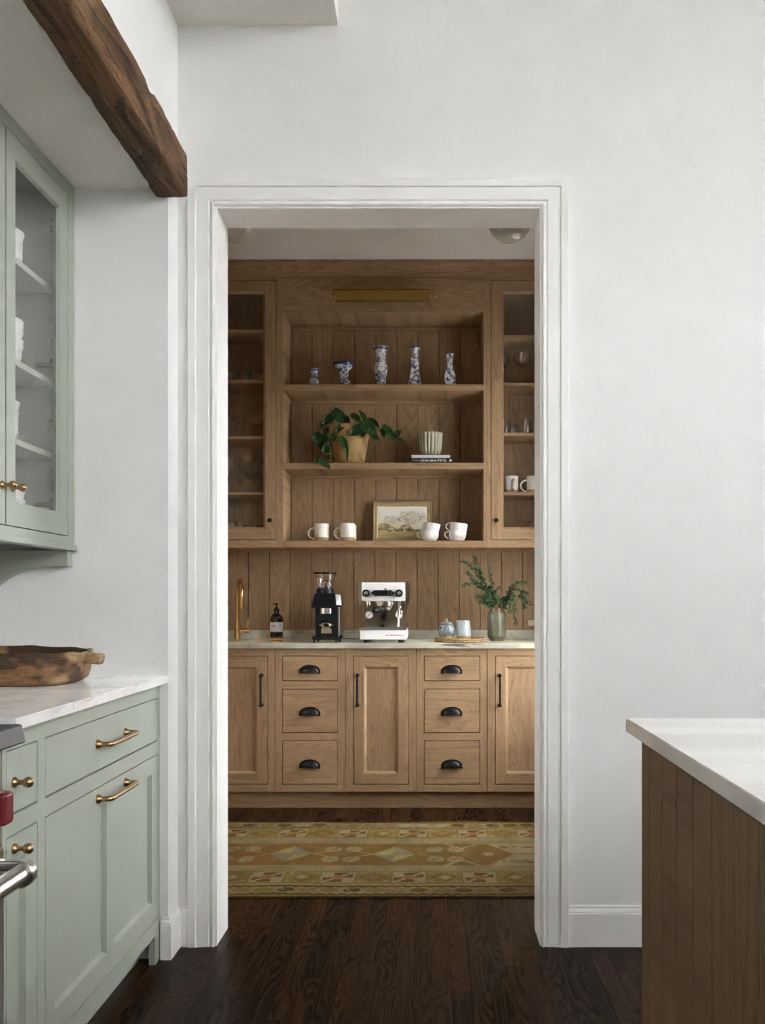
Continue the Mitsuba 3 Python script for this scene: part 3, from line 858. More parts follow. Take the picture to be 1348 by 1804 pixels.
# range
rg = thing('range', 'stainless steel range with a red knob at the left edge', 'range')
part(rg, 'body', box(XA + 0.02, -0.885, 1.05, 1.962, 0.08, 0.862, 0.003), 'steel_dark')
part(rg, 'control_panel', box(-0.885, -0.876, 1.05, 1.962, 0.66, 0.862, 0.002), 'steel_brushed')
part(rg, 'cooktop', box(XA + 0.02, -0.905, 1.05, 1.962, 0.863, 0.902, 0.003), 'steel_dark')
part(rg, 'bullnose', mirror_safe(prism([(-0.906, 0.902), (-0.841, 0.9025), (-0.835, 0.9), (-0.8285, 0.868), (-0.8305, 0.865), (-0.862, 0.857), (-0.906, 0.857)], 1, 1.05, 1.9625)), 'steel_grey')
dr_ = part(rg, 'oven_door', box(-0.885, -0.868, 1.06, 1.958, 0.13, 0.655, 0.004), 'steel_brushed')
hd = holder(dr_, 'handle')
yh, xh, zh = 1.945, -0.822, 0.607
ms = [tube([(xh, 1.08, zh), (xh, yh - 0.02, zh)], 0.0195, 28),
      axis_turn(lm([(0, 0), (0.0245, 0), (0.0265, 0.002), (0.0265, 0.024), (0.0235, 0.029), (0, 0.029)], 32), (0, 1, 0), (xh, yh - 0.024, zh)),
      rounded(-0.872, xh + 0.004, yh - 0.024, yh + 0.003, zh + 0.006, zh + 0.0275, 0.006)]
put(hd, cat(ms), 'steel_brushed', 40)
kn = part(rg, 'knob', rounded(-0.872, -0.843, 1.905, 1.949, 0.706, 0.772, 0.010, 12), 'red_enamel', 30, label='red rounded knob')
part(kn, 'bezel', axis_turn(lm([(0, 0), (0.036, 0), (0.036, 0.006), (0.031, 0.010), (0, 0.010)], 32), (1, 0, 0), (-0.876, 1.927, 0.739)), 'black_metal', 40)

# plaster hood over the range, just outside the frame; it shades the alcove ceiling
hood = thing('unseen_range_hood', 'unseen white plaster range hood, placed to shade the alcove ceiling', 'range hood')
put(hood, hull([(XA + 0.001, 0.95, 1.72), (-0.93, 0.95, 1.72), (XA + 0.001, 2.06, 1.72), (-0.93, 2.06, 1.72), (XA + 0.001, 0.95, 2.479), (-0.97, 0.95, 2.479), (XA + 0.001, 2.06, 2.479), (-0.97, 2.06, 2.479)]), 'wall_paint')

# carved wooden bowl
wbowl = thing('wooden_bowl', 'rustic carved wooden dough bowl with lug handles on the marble counter', 'wooden bowl')
bc_, A_, B_, z0_, hgt = np.array([-1.235, 2.82]), 0.224, 0.166, 0.9137, 0.096
N_, lev = 96, [(0.0, 0.0), (0.55, 0.0), (0.80, 0.0), (0.87, 0.003), (0.925, 0.014), (0.96, 0.034), (0.97, 0.058), (0.992, 0.084), (0.998, 0.095), (0.975, 0.0985), (0.94, 0.095), (0.90, 0.07), (0.82, 0.035), (0.55, 0.02), (0.0, 0.018)]
th = np.arange(N_) * 2 * np.pi / N_
V = []
for f_, z in lev:
    c, s = np.cos(th), np.sin(th)
    e = (np.abs(c) ** 3.2 + np.abs(s) ** 3.2) ** (-1 / 3.2)
    p3 = np.stack([c * 4 * f_, s * 4 * f_, np.full(N_, z * 24)], 1)
    wob = 1 + 0.045 * (meshkit.noise(p3, 11) - 0.5) * (f_ > 0.3) + 0.03 * (meshkit.noise(p3 * 3, 12) - 0.5) * (f_ > 0.3)
    zz = z + (0.010 * (meshkit.noise(p3 * [1, 1, 0] + 20, 13) - 0.5) - 0.006 * c) * (z / hgt)
    V.append(np.stack([bc_[0] + A_ * f_ * e * c * wob, bc_[1] + B_ * f_ * e * s * wob, z0_ + zz], 1))
V = np.vstack(V)
Fc = []
for k in range(len(lev) - 1):
    for j in range(N_):
        a, b = k * N_ + j, k * N_ + (j + 1) % N_
        Fc += [(a, b, b + N_), (a, b + N_, a + N_)]
mbw = trimesh.Trimesh(V, Fc, process=True); mbw.merge_vertices(); trimesh.repair.fix_normals(mbw)
part(wbowl, 'body', mbw, 'bowl_wood', 60)
for (lx, ly, ang, w) in ((-1.008, 2.83, 0.0, 0.050), (-1.165, 2.654, -1.45, 0.055)):
    m = rounded(-0.014, 0.040, -w / 2, w / 2, -0.017, 0.014, 0.007)
    m = m.subdivide().subdivide()
    m.vertices += (meshkit.noise(m.vertices * 60, 4)[:, None] - 0.5) * 0.004
    m.apply_transform(trimesh.transformations.rotation_matrix(0.10, [0, 1, 0]))
    m.apply_transform(move(lx, ly, z0_ + 0.074, ang))
    part(wbowl, 'lug', m, 'bowl_wood', 50)

# glazed wall cabinet
fu = Face('x', XU)
uc = thing('glass_wall_cabinet', 'sage green wall cabinet with glass doors holding stacked white bowls', 'cabinet')
W0, W1 = 2.10, 3.105
D1 = (2.6095, 3.052, 1.356, 2.437)
D0 = (2.158, 2.6055, 1.356, 2.437)
part(uc, 'face_frame', fu.plate(rect(W0, W1, 1.330, 2.479, [(2.158, 3.052, 1.356, 2.437)]), -0.02, 0.0), 'sage_paint')
sp0 = sg.box(XA + 0.001, 1.332, XU - 0.02, 2.479)
for k in range(30):                                           # drilled holes for the shelf pins
    sp0 = sp0.difference(sg.Point(-1.218, 1.44 + 0.032 * k).buffer(0.0028, 2))
part(uc, 'side_panel', mirror_safe(prism_poly(sp0, 1, W1 - 0.02, W1 - 0.0005)), 'sage_inside_shaded')
part(uc, 'side_panel', box(XA + 0.001, XU - 0.02, W0, W0 + 0.02, 1.332, 2.479), 'sage_paint')
part(uc, 'unseen_partition', box(XA + 0.012, -1.18, 2.599, 2.615, 1.385, 2.46), 'sage_inside_shaded')  # unseen behind the door stile, placed to darken the cabinet inside
part(uc, 'back_panel', box(XA + 0.001, XA + 0.012, W0 + 0.02, W1 - 0.02, 1.385, 2.46), 'sage_inside_shaded')
part(uc, 'bottom_panel', box(XA + 0.001, XU - 0.02, W0 + 0.02, W1 - 0.02, 1.332, 1.385), 'sage_inside_shaded')
part(uc, 'top_panel', box(XA + 0.001, XU - 0.02, W0 + 0.02, W1 - 0.02, 2.46, 2.479), 'sage_inside_shaded')
for z in (2.153, 1.857, 1.625):
    part(uc, 'shelf', box(XA + 0.012, -1.213, W0 + 0.021, W1 - 0.021, z - 0.0185, z, 0.001), 'shelf_paint')
part(uc, 'light_rail', box(XU - 0.03, XU + 0.010, W0, W1 - 0.001, 1.312, 1.3315, 0.002), 'sage_paint')
br = sg.Polygon([(XU - 0.006, 1.312), (XU - 0.006, 1.2625), (-1.225, 1.2615)] + [(-1.225 - 0.235 * math.sin(t), 1.2615 - 0.21 * (1 - math.cos(t))) for t in np.linspace(0.1, math.pi / 2, 18)] + [(XA + 0.001, 1.05), (XA + 0.001, 1.312)])
part(uc, 'bracket', mirror_safe(prism(list(br.exterior.coords)[:-1], 1, 3.063, 3.1045)), 'sage_paint', label='curved bracket below the cabinet')
for n_d, (u0, u1, v0, v1) in enumerate((D1, D0)):
    dk = holder(uc, 'door')
    u0_, u1_, v0_, v1_ = u0 + (0.058 if n_d == 0 else 0.064), u1 - (0.064 if n_d == 0 else 0.058), v0 + 0.068, v1 - 0.065
    ms = [fu.plate(rect(u0 + G * 0.6, u1 - G, v0 + G, v1 - G, [(u0_, u1_, v0_, v1_)]), -0.022, 0.0), *fu.bevels(u0_, u1_, v0_, v1_, 0.005, 0.012)]
    put(dk, cat(ms), 'sage_paint')
    q0 = [fu.P(a, b, -0.014) for a, b in ((u0_ + 0.004, v0_ + 0.004), (u1_ - 0.004, v0_ + 0.004), (u1_ - 0.004, v1_ - 0.004), (u0_ + 0.004, v1_ - 0.004))]
    part(dk, 'pane', (np.array(q0), np.array([[0, 1, 2, 3]])), 'pane_glass')
    knob(dk, fu, 2.645 if n_d == 0 else 2.583, 1.463, 1.0)
    if n_d == 0:
        for z in (2.352, 1.902, 1.458):
            part(dk, 'hinge', cat(box(-1.262, -1.187, 3.062, 3.0845, z - 0.006, z + 0.007, 0.002), box(-1.222, -1.206, 3.078, 3.0849, z - 0.022, z + 0.022, 0.002), box(-1.187, -1.176, 3.058, 3.075, z - 0.005, z + 0.006, 0.001)), 'hinge_metal')
# stacked bowls and plates inside: (shelf z, wobble, [(kind, step)...])
BOWL = [(0, 0.003), (0.046, 0.003), (0.048, 0.0), (0.053, 0.0), (0.060, 0.003), (0.0735, 0.009), (0.0805, 0.017), (0.0838, 0.027), (0.0846, 0.0315), (0.0832, 0.0325), (0.0815, 0.031), (0.078, 0.020), (0.070, 0.0125), (0.05, 0.008), (0, 0.0075)]
PLATE = [(0, 0.003), (0.045, 0.003), (0.047, 0.0), (0.052, 0.0), (0.060, 0.005), (0.084, 0.013), (0.088, 0.0155), (0.0885, 0.0172), (0.087, 0.018), (0.083, 0.016), (0.060, 0.0085), (0.0, 0.0075)]
bowl_ply, plate_ply = mikit.ply(lm(BOWL, 40), 'white_glaze', smooth=45), mikit.ply(lm(PLATE, 40), 'white_glaze', smooth=45)
stack_plan = [(2.1531, 'top', ['b'] * 6, 0.0135), (1.8571, 'second', ['b'] * 8, 0.0142), (1.6251, 'third', ['b'] * 7, 0.0140), (1.3851, 'lowest', ['p'] * 4 + ['b'] * 3, 0.0140)]
ORD = {i + 1: n for i, n in enumerate(('topmost', 'second from the top', 'third from the top', 'fourth from the top', 'fifth from the top', 'sixth from the top', 'seventh from the top'))}
for z, name, kinds, step in stack_plan:
    zz = z
    for i, k in enumerate(kinds):
        key = thing('bowl' if k == 'b' else 'plate', f'white {"bowl" if k == "b" else "plate"}, {ORD[len(kinds) - i] if i else "bottom one"}, stacked on the {name} shelf of the sage cabinet', 'bowl' if k == 'b' else 'plate', f'white crockery stacked on the {name} shelf')
        jx, jy = _rg.uniform(-0.004, 0.004, 2)
        yc = 2.868 if name != 'third' else 2.846
        if name == 'lowest': yc = 2.88
        scene[key] = {**(bowl_ply if k == 'b' else plate_ply), 'to_world': T().translate([-1.31 + jx, yc + jy, zz])}
        zz += step if k == 'b' else 0.0095

# =================================================================== KITCHEN ISLAND, RIGHT
isl = thing('kitchen_island', 'oak boarded kitchen island under a pale marble top at the right', 'kitchen island')
IX, IY = 0.392, 1.807
part(isl, 'body', box(IX + 0.03, 1.75, -1.2, IY - 0.03, 0.0, 0.889), 'island_plain')
yb = IY - 0.0625
wood(isl, 'board', box(IX, IX + 0.0145, yb + 0.0017, IY, 0.002, 0.889, 0.0015), 2, 'island_oak')
while yb > 0.2:
    wood(isl, 'board', box(IX, IX + 0.0145, yb - 0.0976 + 0.0017, yb - 0.0017, 0.002, 0.889, 0.0018), 2, 'island_oak')
    yb -= 0.0976
xb_ = IX + 0.0155
while xb_ < 1.7:
    wood(isl, 'board', box(xb_, xb_ + 0.0952, IY - 0.0145, IY, 0.002, 0.889, 0.0018), 2, 'island_oak')
    xb_ += 0.0976
ic = thing('island_countertop', 'pale polished marble slab on top of the oak island', 'countertop')
put(ic, box(0.3885, 1.85, -1.3, 1.941, 0.8902, 0.9175, 0.002), 'marble_island')

# =================================================================== PANTRY JOINERY
GW = 0.0032


def fine_door(parent, f, u0, u1, v0, v1, st, bev, dep, glass=False, rails=None):
    """Framed oak door: two stiles, two rails, four sloping beads and a panel or a pane."""
    dk = holder(parent, 'door')
    rb, rt = rails or (st, st)
    u0, u1, v0, v1 = u0 + GW, u1 - GW, v0 + GW, v1 - GW
    wood(dk, 'stile', f.box(u0, u0 + st, v0, v1, -0.021, 0, 0.0008), 2)
    wood(dk, 'stile', f.box(u1 - st, u1, v0, v1, -0.021, 0, 0.0008), 2)
    wood(dk, 'rail', f.box(u0 + st, u1 - st, v0, v0 + rb, -0.021, 0, 0.0006), 0)
    wood(dk, 'rail', f.box(u0 + st, u1 - st, v1 - rt, v1, -0.021, 0, 0.0006), 0)
    a = (u0 + st, u1 - st, v0 + rb, v1 - rt)
    for m, ax in zip(f.bevels(*a, bev, dep), (2, 2, 0, 0)):
        wood(dk, 'bead', m, ax)
    if glass:
        q = [f.P(x_, y_, -0.0135) for x_, y_ in ((a[0], a[2]), (a[1], a[2]), (a[1], a[3]), (a[0], a[3]))]
        part(dk, 'pane', (np.array(q), np.array([[0, 1, 2, 3]])), 'pane_glass')
    else:
        wood(dk, 'panel', f.box(a[0], a[1], a[2], a[3], -0.021, -dep), 2)
    return dk


def bar_pull(parent, f, u, v0, v1):
    k = holder(parent, 'handle')
    r, out = 0.0062, 0.030
    ms = [tube([f.P(u, v0 + 0.002, out), f.P(u, v1 - 0.002, out)], r, 12)]
    axis = f.P(0, 0, 1) - np.array(f.P(0, 0, 0))
    for v in (v0 + 0.009, v1 - 0.009):
        ms.append(axis_turn(lm([(0, 0), (0.0105, 0), (0.0105, 0.003), (0.0065, 0.007), (0.006, 0.020), (0.0085, 0.026), (0.0085, 0.034), (0.006, 0.037), (0, 0.0375)], 18), axis, f.P(u, v, 0)))
    put(k, cat(ms), 'black_metal', 45)


def cup_pull(parent, f, u, v):
    """Half-round cup handle, flat edge down."""
    k = holder(parent, 'handle')
    a, h, D, n, m_ = 0.0535, 0.0385, 0.026, 20, 8
    def shell(a, h, D):
        V = []
        for i in range(n + 1):
            x_ = -a + 2 * a * i / n
            w = max(1 - (x_ / a) ** 2, 0) ** 0.42
            for j in range(m_ + 1):
                t = j / m_ * math.pi / 2
                V.append((x_, h * w * math.cos(t), D * w * math.sin(t)))
        return V
    V = shell(a, h, D) + shell(a - 0.003, h - 0.003, D - 0.003)
    N1, Fc = (n + 1) * (m_ + 1), []
    for i in range(n):
        for j in range(m_):
            p = i * (m_ + 1) + j
            for o, flip in ((0, False), (N1, True)):
                q = [o + p, o + p + 1, o + p + m_ + 2, o + p + m_ + 1]
                Fc += [(q[0], q[2], q[1]), (q[0], q[3], q[2])] if flip else [(q[0], q[1], q[2]), (q[0], q[2], q[3])]
        p = i * (m_ + 1) + m_
        Fc += [(p, N1 + p, N1 + p + m_ + 1), (p, N1 + p + m_ + 1, p + m_ + 1)]
    dome = trimesh.Trimesh([f.P(u + x_, v + y_, 0.001 + z_) for x_, y_, z_ in V], Fc, process=False)
    arc = [(u + (a + 0.0045) * math.cos(t), v + (h + 0.005) * max(math.sin(t), 0) ** 0.75 - 0.001) for t in np.linspace(0, math.pi, 28)]
    arc += [(u - a - 0.0045, v - 0.006), (u - a + 0.008, v - 0.006), (u - a + 0.010, v), (u + a - 0.010, v), (u + a - 0.008, v - 0.006), (u + a + 0.0045, v - 0.006)]
    put(k, cat(dome, f.plate(sg.Polygon(arc), 0.0, 0.0035)), 'black_metal', 40)


fp = Face('y', YB)
bX, bZ = (lambda x_: px(x_, YB)), (lambda y_: pz(y_, YB))
ZT, ZB_ = 0.8872, bZ(1395)


def base_unit(label, x0, x1, st_l, st_r, opens, name='base_cabinet', cat_='cabinet'):
    """Face frame of oak stiles and rails round openings [(v0, v1), ...] from the bottom; dark inside."""
    k = thing(name, label, cat_)
    u0, u1 = x0 + 0.0009, x1 - 0.0009
    if st_l: wood(k, 'stile', fp.box(u0, st_l, ZB_, ZT, -0.02, 0), 2)
    if st_r: wood(k, 'stile', fp.box(st_r, u1, ZB_, ZT, -0.02, 0), 2)
    a, b = (st_l or u0), (st_r or u1)
    edges = [ZB_] + [e for o in opens for e in o] + [ZT]
    for i in range(0, len(edges), 2):
        wood(k, 'rail', fp.box(a, b, edges[i], edges[i + 1], -0.02, 0), 0)
    part(k, 'carcass', cat(box(u0, u1, YS - 0.02, YS - 0.004, ZB_, ZT - 0.001), box(u0, u0 + 0.016, YB + 0.0205, YS - 0.02, ZB_, ZT - 0.001), box(u1 - 0.016, u1, YB + 0.0205, YS - 0.02, ZB_, ZT - 0.001),
                           box(u0 + 0.016, u1 - 0.016, YB + 0.0205, YS - 0.02, ZB_, ZB_ + 0.016), box(u0 + 0.016, u1 - 0.016, YB + 0.0205, YS - 0.02, ZT - 0.017, ZT - 0.001)), 'oak_plain')
    return k


dz = [(bZ(1382.2), bZ(1155.2))]
u = base_unit('oak sink cabinet with one framed door under the brass tap', XPL + 0.002, bX(484.3), bX(471.8) - 0.46, bX(471.8), dz)
d = fine_door(u, fp, bX(471.8) - 0.46, bX(471.8), *dz[0], 0.0585, 0.013, 0.0105)
bar_pull(d, fp, bX(461), bZ(1245), bZ(1187))
drawers = [(bZ(1382.4), bZ(1304.2)), (bZ(1291.4), bZ(1213.6)), (bZ(1200.2), bZ(1155.2))]
for (xa, xb, la, lb, lab) in ((484.3, 608.3, 497.4, 595.2, 'oak cabinet of three drawers below the coffee grinder'), (733.6, 858.0, 747.4, 845.7, 'oak cabinet of three drawers below the woven tray')):
    u = base_unit(lab, bX(xa), bX(xb), bX(la), bX(lb), drawers)
    for i, (v0, v1) in enumerate(drawers):
        m, uv = grain(fp.box(bX(la) + GW, bX(lb) - GW, v0 + GW, v1 - GW, -0.021, 0.0, 0.0012), 0)
        d = part(u, 'drawer', m, 'oak', False, uv)
        cup_pull(d, fp, (bX(la) + bX(lb)) / 2 - 0.002, bZ((1351.5, 1258.8, 1184.8)[i]))
u = base_unit('oak cabinet with one framed door under the espresso machine', bX(608.3), bX(733.6), bX(622.4), bX(720.6), dz)
d = fine_door(u, fp, bX(622.4), bX(720.6), *dz[0], 0.0575, 0.0135, 0.0105)
bar_pull(d, fp, bX(630), bZ(1245), bZ(1187))
u = base_unit('oak cabinet with one framed door at the right end under the stoneware vase', bX(858.4), XPR - 0.002, bX(872), bX(872) + 0.42, dz)
d = fine_door(u, fp, bX(872), bX(872) + 0.42, *dz[0], 0.0575, 0.0135, 0.0105)
bar_pull(d, fp, bX(880.5), bZ(1245), bZ(1187))
pl = thing('plinth', 'oak plinth board running below the pantry base cabinets', 'plinth')
wood(pl, 'board', box(XPL + 0.003, px(853, YP), YP, YP + 0.02, 0.0003, ZB_ - 0.001), 0)
wood(pl, 'board', box(px(853, YP) + 0.0005, XPR - 0.003, YP + 0.003, YP + 0.023, 0.0003, ZB_ - 0.001), 0)

ZTOP = 0.9175
pc = thing('pantry_countertop', 'polished grey green marble worktop with a low stone upstand', 'countertop')
part(pc, 'slab', box(XPL + 0.001, XPR - 0.001, YK, YS - 0.0005, 0.8875, ZTOP, 0.0015), 'marble_green')
part(pc, 'upstand', box(XPL + 0.001, XPR - 0.001, YS - 0.021, YS - 0.0005, ZTOP, pz(1110, YS - 0.021), 0.001), 'marble_green')

# wall cabinets
fw = Face('y', YU)
wX, wZ = (lambda x_: px(x_, YU)), (lambda y_: pz(y_, YU))
ZU0, ZU1 = wZ(964.6), wZ(484)
YSH = YU + 0.030
ZFL = wZ(952.3)                                                # cabinet floor
DZ = (wZ(951.4), wZ(493.3))


def wall_unit(label, x0, x1, sl, sr, shelf_y, dr0, dr1, kx):
    k = thing('glass_wall_cabinet', label, 'cabinet')
    wood(k, 'stile', fw.box(x0 + 0.0005, sl, ZU0, ZU1, -0.02, 0), 2)
    wood(k, 'stile', fw.box(sr, x1 - 0.0005, ZU0, ZU1, -0.02, 0), 2)
    wood(k, 'rail', fw.box(sl, sr, ZU0, DZ[0], -0.02, 0), 0)
    wood(k, 'rail', fw.box(sl, sr, DZ[1], ZU1, -0.02, 0), 0)
    wood(k, 'side_panel', box(x0 + 0.0005, x0 + 0.016, YU + 0.0205, YN, ZU0 + 0.001, ZU1), 2)
    wood(k, 'side_panel', box(x1 - 0.016, x1 - 0.0005, YU + 0.0205, YN, ZU0 + 0.001, ZU1), 2)
    wood(k, 'back_panel', box(x0 + 0.016, x1 - 0.016, YN, YN + 0.012, ZU0 + 0.001, ZU1), 2)
    wood(k, 'floor_panel', box(x0 + 0.016, x1 - 0.016, YU + 0.0205, YN, ZU0, ZFL), 0)
    wood(k, 'top_panel', box(x0 + 0.016, x1 - 0.016, YU + 0.0205, YN, wZ(507), wZ(507) + 0.018), 0)
    tops = []
    for a, b in shelf_y:
        z1, z0 = pz(a, YSH), pz(b, YSH)
        wood(k, 'shelf', box(x0 + 0.0165, x1 - 0.0165, YSH, YN - 0.0005, z0, z1, 0.001), 0)
        tops.append(z1)
    d = fine_door(k, fw, dr0, dr1, *DZ, 0.0605, 0.0125, 0.011, True, (0.0605, 0.064))
    knob(d, fw, kx, wZ(917), 0.92, 'black_metal', 0.030, 0.0128)
    return k, tops


dl1 = wX(486.5); dl0 = dl1 - 0.405
cl, tl = wall_unit('oak wall cabinet with a glass door of glassware left of the open shelves', XPL + 0.001, wX(499) - 0.0165, dl0, dl1, ((580, 586.2), (668.6, 674.8), (768, 773.6), (866.6, 872)), dl0, dl1, wX(476.2))
dr0 = wX(864.6); dr1 = dr0 + 0.44
cr, tr_ = wall_unit('oak wall cabinet with a glass door holding mugs and glasses right of the open shelves', wX(852) + 0.0165, XPR - 0.001, dr0, dr1, ((590, 596), (674, 679.4), (762.2, 768), (866.6, 872.6)), dr0, dr1, wX(874.3))

op_ = thing('open_shelf_unit', 'open oak shelves with boarded back in the middle of the pantry wall', 'shelves')
NXL, NXR = wX(499), wX(852)
wood(op_, 'frieze_board', fw.box(NXL, NXR, wZ(549.3), ZU1, -0.02, 0), 0)
wood(op_, 'side_panel', box(NXL - 0.016, NXL, YU, YN, ZU0, ZU1), 2)
wood(op_, 'side_panel', box(NXR, NXR + 0.016, YU, YN, ZU0, ZU1), 2)
wood(op_, 'top_panel', box(NXL, NXR, YU + 0.0205, YN, wZ(549.3), wZ(549.3) + 0.02), 0)
SH = []
for a, b in ((677, 688.2), (815.2, 826.4), (952.4, 964.4)):
    wood(op_, 'shelf', box(NXL + 0.0003, NXR - 0.0003, YU, YN - 0.0005, wZ(b), wZ(a), 0.001), 0)
    SH.append(wZ(a))
pn = 37.2 * YN / F
x_ = px(513, YN)
for i in range(-1, 10):
    a, b = max(x_ + i * pn + 0.0015, NXL), min(x_ + (i + 1) * pn - 0.0015, NXR)
    if b - a > 0.004:
        wood(op_, 'back_board', box(a, b, YN, YN + 0.012, ZU0, wZ(549), 0.0007), 2)
for ya, yb in ((577, 582), (705.5, 712), (836.5, 842.5)):
    wood(op_, 'shelf_cleat', box(NXL + 0.001, NXR - 0.001, YN - 0.012, YN + 0.001, pz(yb, YN - 0.012), pz(ya, YN - 0.012) + 0.03 - 0.03, 0.001), 0)
wood(op_, 'bottom_rail', box(NXL, NXR, YN - 0.03, YN, ZU0 - 0.004, ZU0), 0)

cm_ = thing('crown_moulding', 'oak crown moulding along the top of the pantry wall cabinets', 'moulding')
CR = [(0.0003, 3.030), (0.006, 3.030), (0.006, 3.040), (0.0125, 3.043), (0.0125, 3.052), (0.0165, 3.0545)] + [(0.0165 + 0.030 * (1 - math.cos(t)), 3.0545 + 0.046 * math.sin(t)) for t in np.linspace(0.1, math.pi / 2, 8)] + [(0.050, 3.102), (0.050, 3.1175), (0.0003, 3.1175)]
m, uv = grain(mirror_safe(prism([(YU - t, z) for t, z in CR], 0, XPL + 0.001, XPR - 0.001)), 0)
put(cm_, m, 'oak', False, uv)

# =================================================================== PANTRY: RUG, LAMPS
rug = thing('rug', 'worn gold and brown patterned runner rug on the pantry floor', 'rug')
nxr, nyr = 120, 40
xs_, ys_ = np.linspace(-1.33, 0.80, nxr), np.linspace(0, 1, nyr)
V = []
for top in (1, 0):
    for a in ys_:
        for b in xs_:
            e0 = 0.004 * (meshkit.noise(np.array([b * 6, 1, 0])) - 0.5); e1 = 0.022 * (meshkit.noise(np.array([b * 7, 5, 0])) - 0.3)
            y = RUG0 + e0 + (RUG1 + e1 - RUG0 - e0) * a
            z = (0.0075 + 0.004 * meshkit.noise(np.array([b * 5, y * 6, 2])) * (a > 0.9)) if top else 0.0006
            V.append((b, y, z))
V = np.array(V); K = nxr * nyr
Fc = []
for i in range(nyr - 1):
    for j in range(nxr - 1):
        p = i * nxr + j
        Fc += [(p, p + 1, p + nxr + 1), (p, p + nxr + 1, p + nxr), (K + p, K + p + nxr + 1, K + p + 1), (K + p, K + p + nxr, K + p + nxr + 1)]
edge = [(0 * nxr + j, 0 * nxr + j + 1) for j in range(nxr - 1)] + [((nyr - 1) * nxr + j + 1, (nyr - 1) * nxr + j) for j in range(nxr - 1)] + [((i + 1) * nxr, i * nxr) for i in range(nyr - 1)] + [(i * nxr + nxr - 1, (i + 1) * nxr + nxr - 1) for i in range(nyr - 1)]
for a, b in edge:
    Fc += [(a, K + b, b), (a, K + a, K + b)]
put(rug, trimesh.Trimesh(V, Fc, process=False), 'rug_pile')

for gx, side_ in ((0.356, 'right'), (-0.906, 'left')):
    g = thing('globe_light', f'round mottled glass ceiling light at the {side_} of the pantry ceiling', 'ceiling light')
    gy, gz, gr = 4.451, 2.905, 0.101
    part(g, 'globe', lm([(gr * math.sin(t), gz - gr * math.cos(t)) for t in np.linspace(0, math.pi - 0.45, 24)], 40, (gx, gy, 0)), 'globe_glass', 60)
    part(g, 'fitting', lm([(0, gz + 0.088), (0.046, gz + 0.088), (0.046, gz + 0.112), (0.02, gz + 0.118), (0.012, gz + 0.13), (0.012, 3.10), (0.06, 3.104), (0.06, ZP - 0.0003), (0, ZP - 0.0003)], 28, (gx, gy, 0)), 'brass_lamp', 40)

# brass picture light on the frieze
pk = thing('picture_light', 'long brass picture light on the oak board above the open shelves', 'picture light')
YLT = YU - 0.085
lx0, lx1 = px(592, YLT), px(757, YLT)
zl0, zl1 = pz(532, YLT), pz(510.5, YLT)
rl = (zl1 - zl0) / 2 * 1.02
arc = [(rl * math.cos(t), rl * math.sin(t)) for t in np.linspace(-1.35, math.pi - 0.2, 28)]
inn = [((rl - 0.0025) * math.cos(t), (rl - 0.0025) * math.sin(t)) for t in np.linspace(math.pi - 0.2, -1.35, 28)]
zc_ = (zl0 + zl1) / 2
sh = mirror_safe(prism([(YLT - a * 0.9, zc_ + b) for a, b in arc + inn], 0, lx0, lx1))
part(pk, 'shade', sh, 'brass_lamp', 40)
for xe in (lx0, lx1):
    part(pk, 'shade_end', mirror_safe(prism([(YLT - a * 0.9, zc_ + b) for a, b in arc], 0, xe - 0.001, xe + 0.001)), 'brass_lamp')
zt_, zm_ = pz(508.5, YLT), pz(523, YLT)
a0, a1 = px(586.5, YLT), px(765.5, YLT)
part(pk, 'arm', cat(box(a0 - 0.004, a1 + 0.004, YLT - 0.006, YLT + 0.006, zt_ - 0.004, zt_ + 0.004, 0.001), box(a0 - 0.004, a0 + 0.004, YLT - 0.006, YLT + 0.006, pz(529, YLT), zt_, 0.001), box(a1 - 0.004, a1 + 0.004, YLT - 0.006, YLT + 0.006, pz(529, YLT), zt_, 0.001),
                    box((a0 + a1) / 2 - 0.012, (a0 + a1) / 2 + 0.012, YLT, YU, zt_ - 0.005, zt_ + 0.005, 0.001), box((a0 + a1) / 2 - 0.05, (a0 + a1) / 2 + 0.05, YU - 0.008, YU + 0.0006, zt_ - 0.03, zt_ + 0.03, 0.002)), 'brass_lamp')
for xe, s in ((a0, -1), (a1, 1)):
    part(pk, 'finial', cat(tube([(xe - s * 0.018, YLT, zm_), (xe + s * 0.008, YLT, zm_)], 0.0035, 10), axis_turn(lm([(0, 0), (0.005, 0.001), (0.006, 0.004), (0.004, 0.008), (0, 0.009)], 14), (s, 0, 0), (xe + s * 0.006, YLT, zm_))), 'brass_polished', 40)

# =================================================================== ON THE OPEN SHELVES
E = 0.0004


def vase(label, cx_, Y, base_z, prof_px, matname='delft', n=40, name='vase', category='vase', rot=0.0, square=False, group=None):
    """prof_px: [(half width in px, y in px)] at depth Y, from the base up; the hidden foot is added."""
    s = F / Y
    x_ = px(cx_, Y)
    pr = [(w / s * (math.sqrt(2) if square else 1.0), max(pz(y, Y), base_z + 0.001)) for w, y in prof_px]
    pr = [(0, base_z + E), (pr[0][0], base_z + E)] + pr + [(pr[-1][0] * 0.8, pr[-1][1] - 0.0005), (pr[-1][0] * 0.72, pr[-1][1] - 0.012), (0, pr[-1][1] - 0.013)]
    k = thing(name, label, category, group)
    m, uv = lathe(pr, n, (x_, Y, 0), rot=rot)
    uv = uv + np.array([_rg.uniform(0, 9), _rg.uniform(0, 9)])
    put(k, m, matname, not square, uv)
    return k


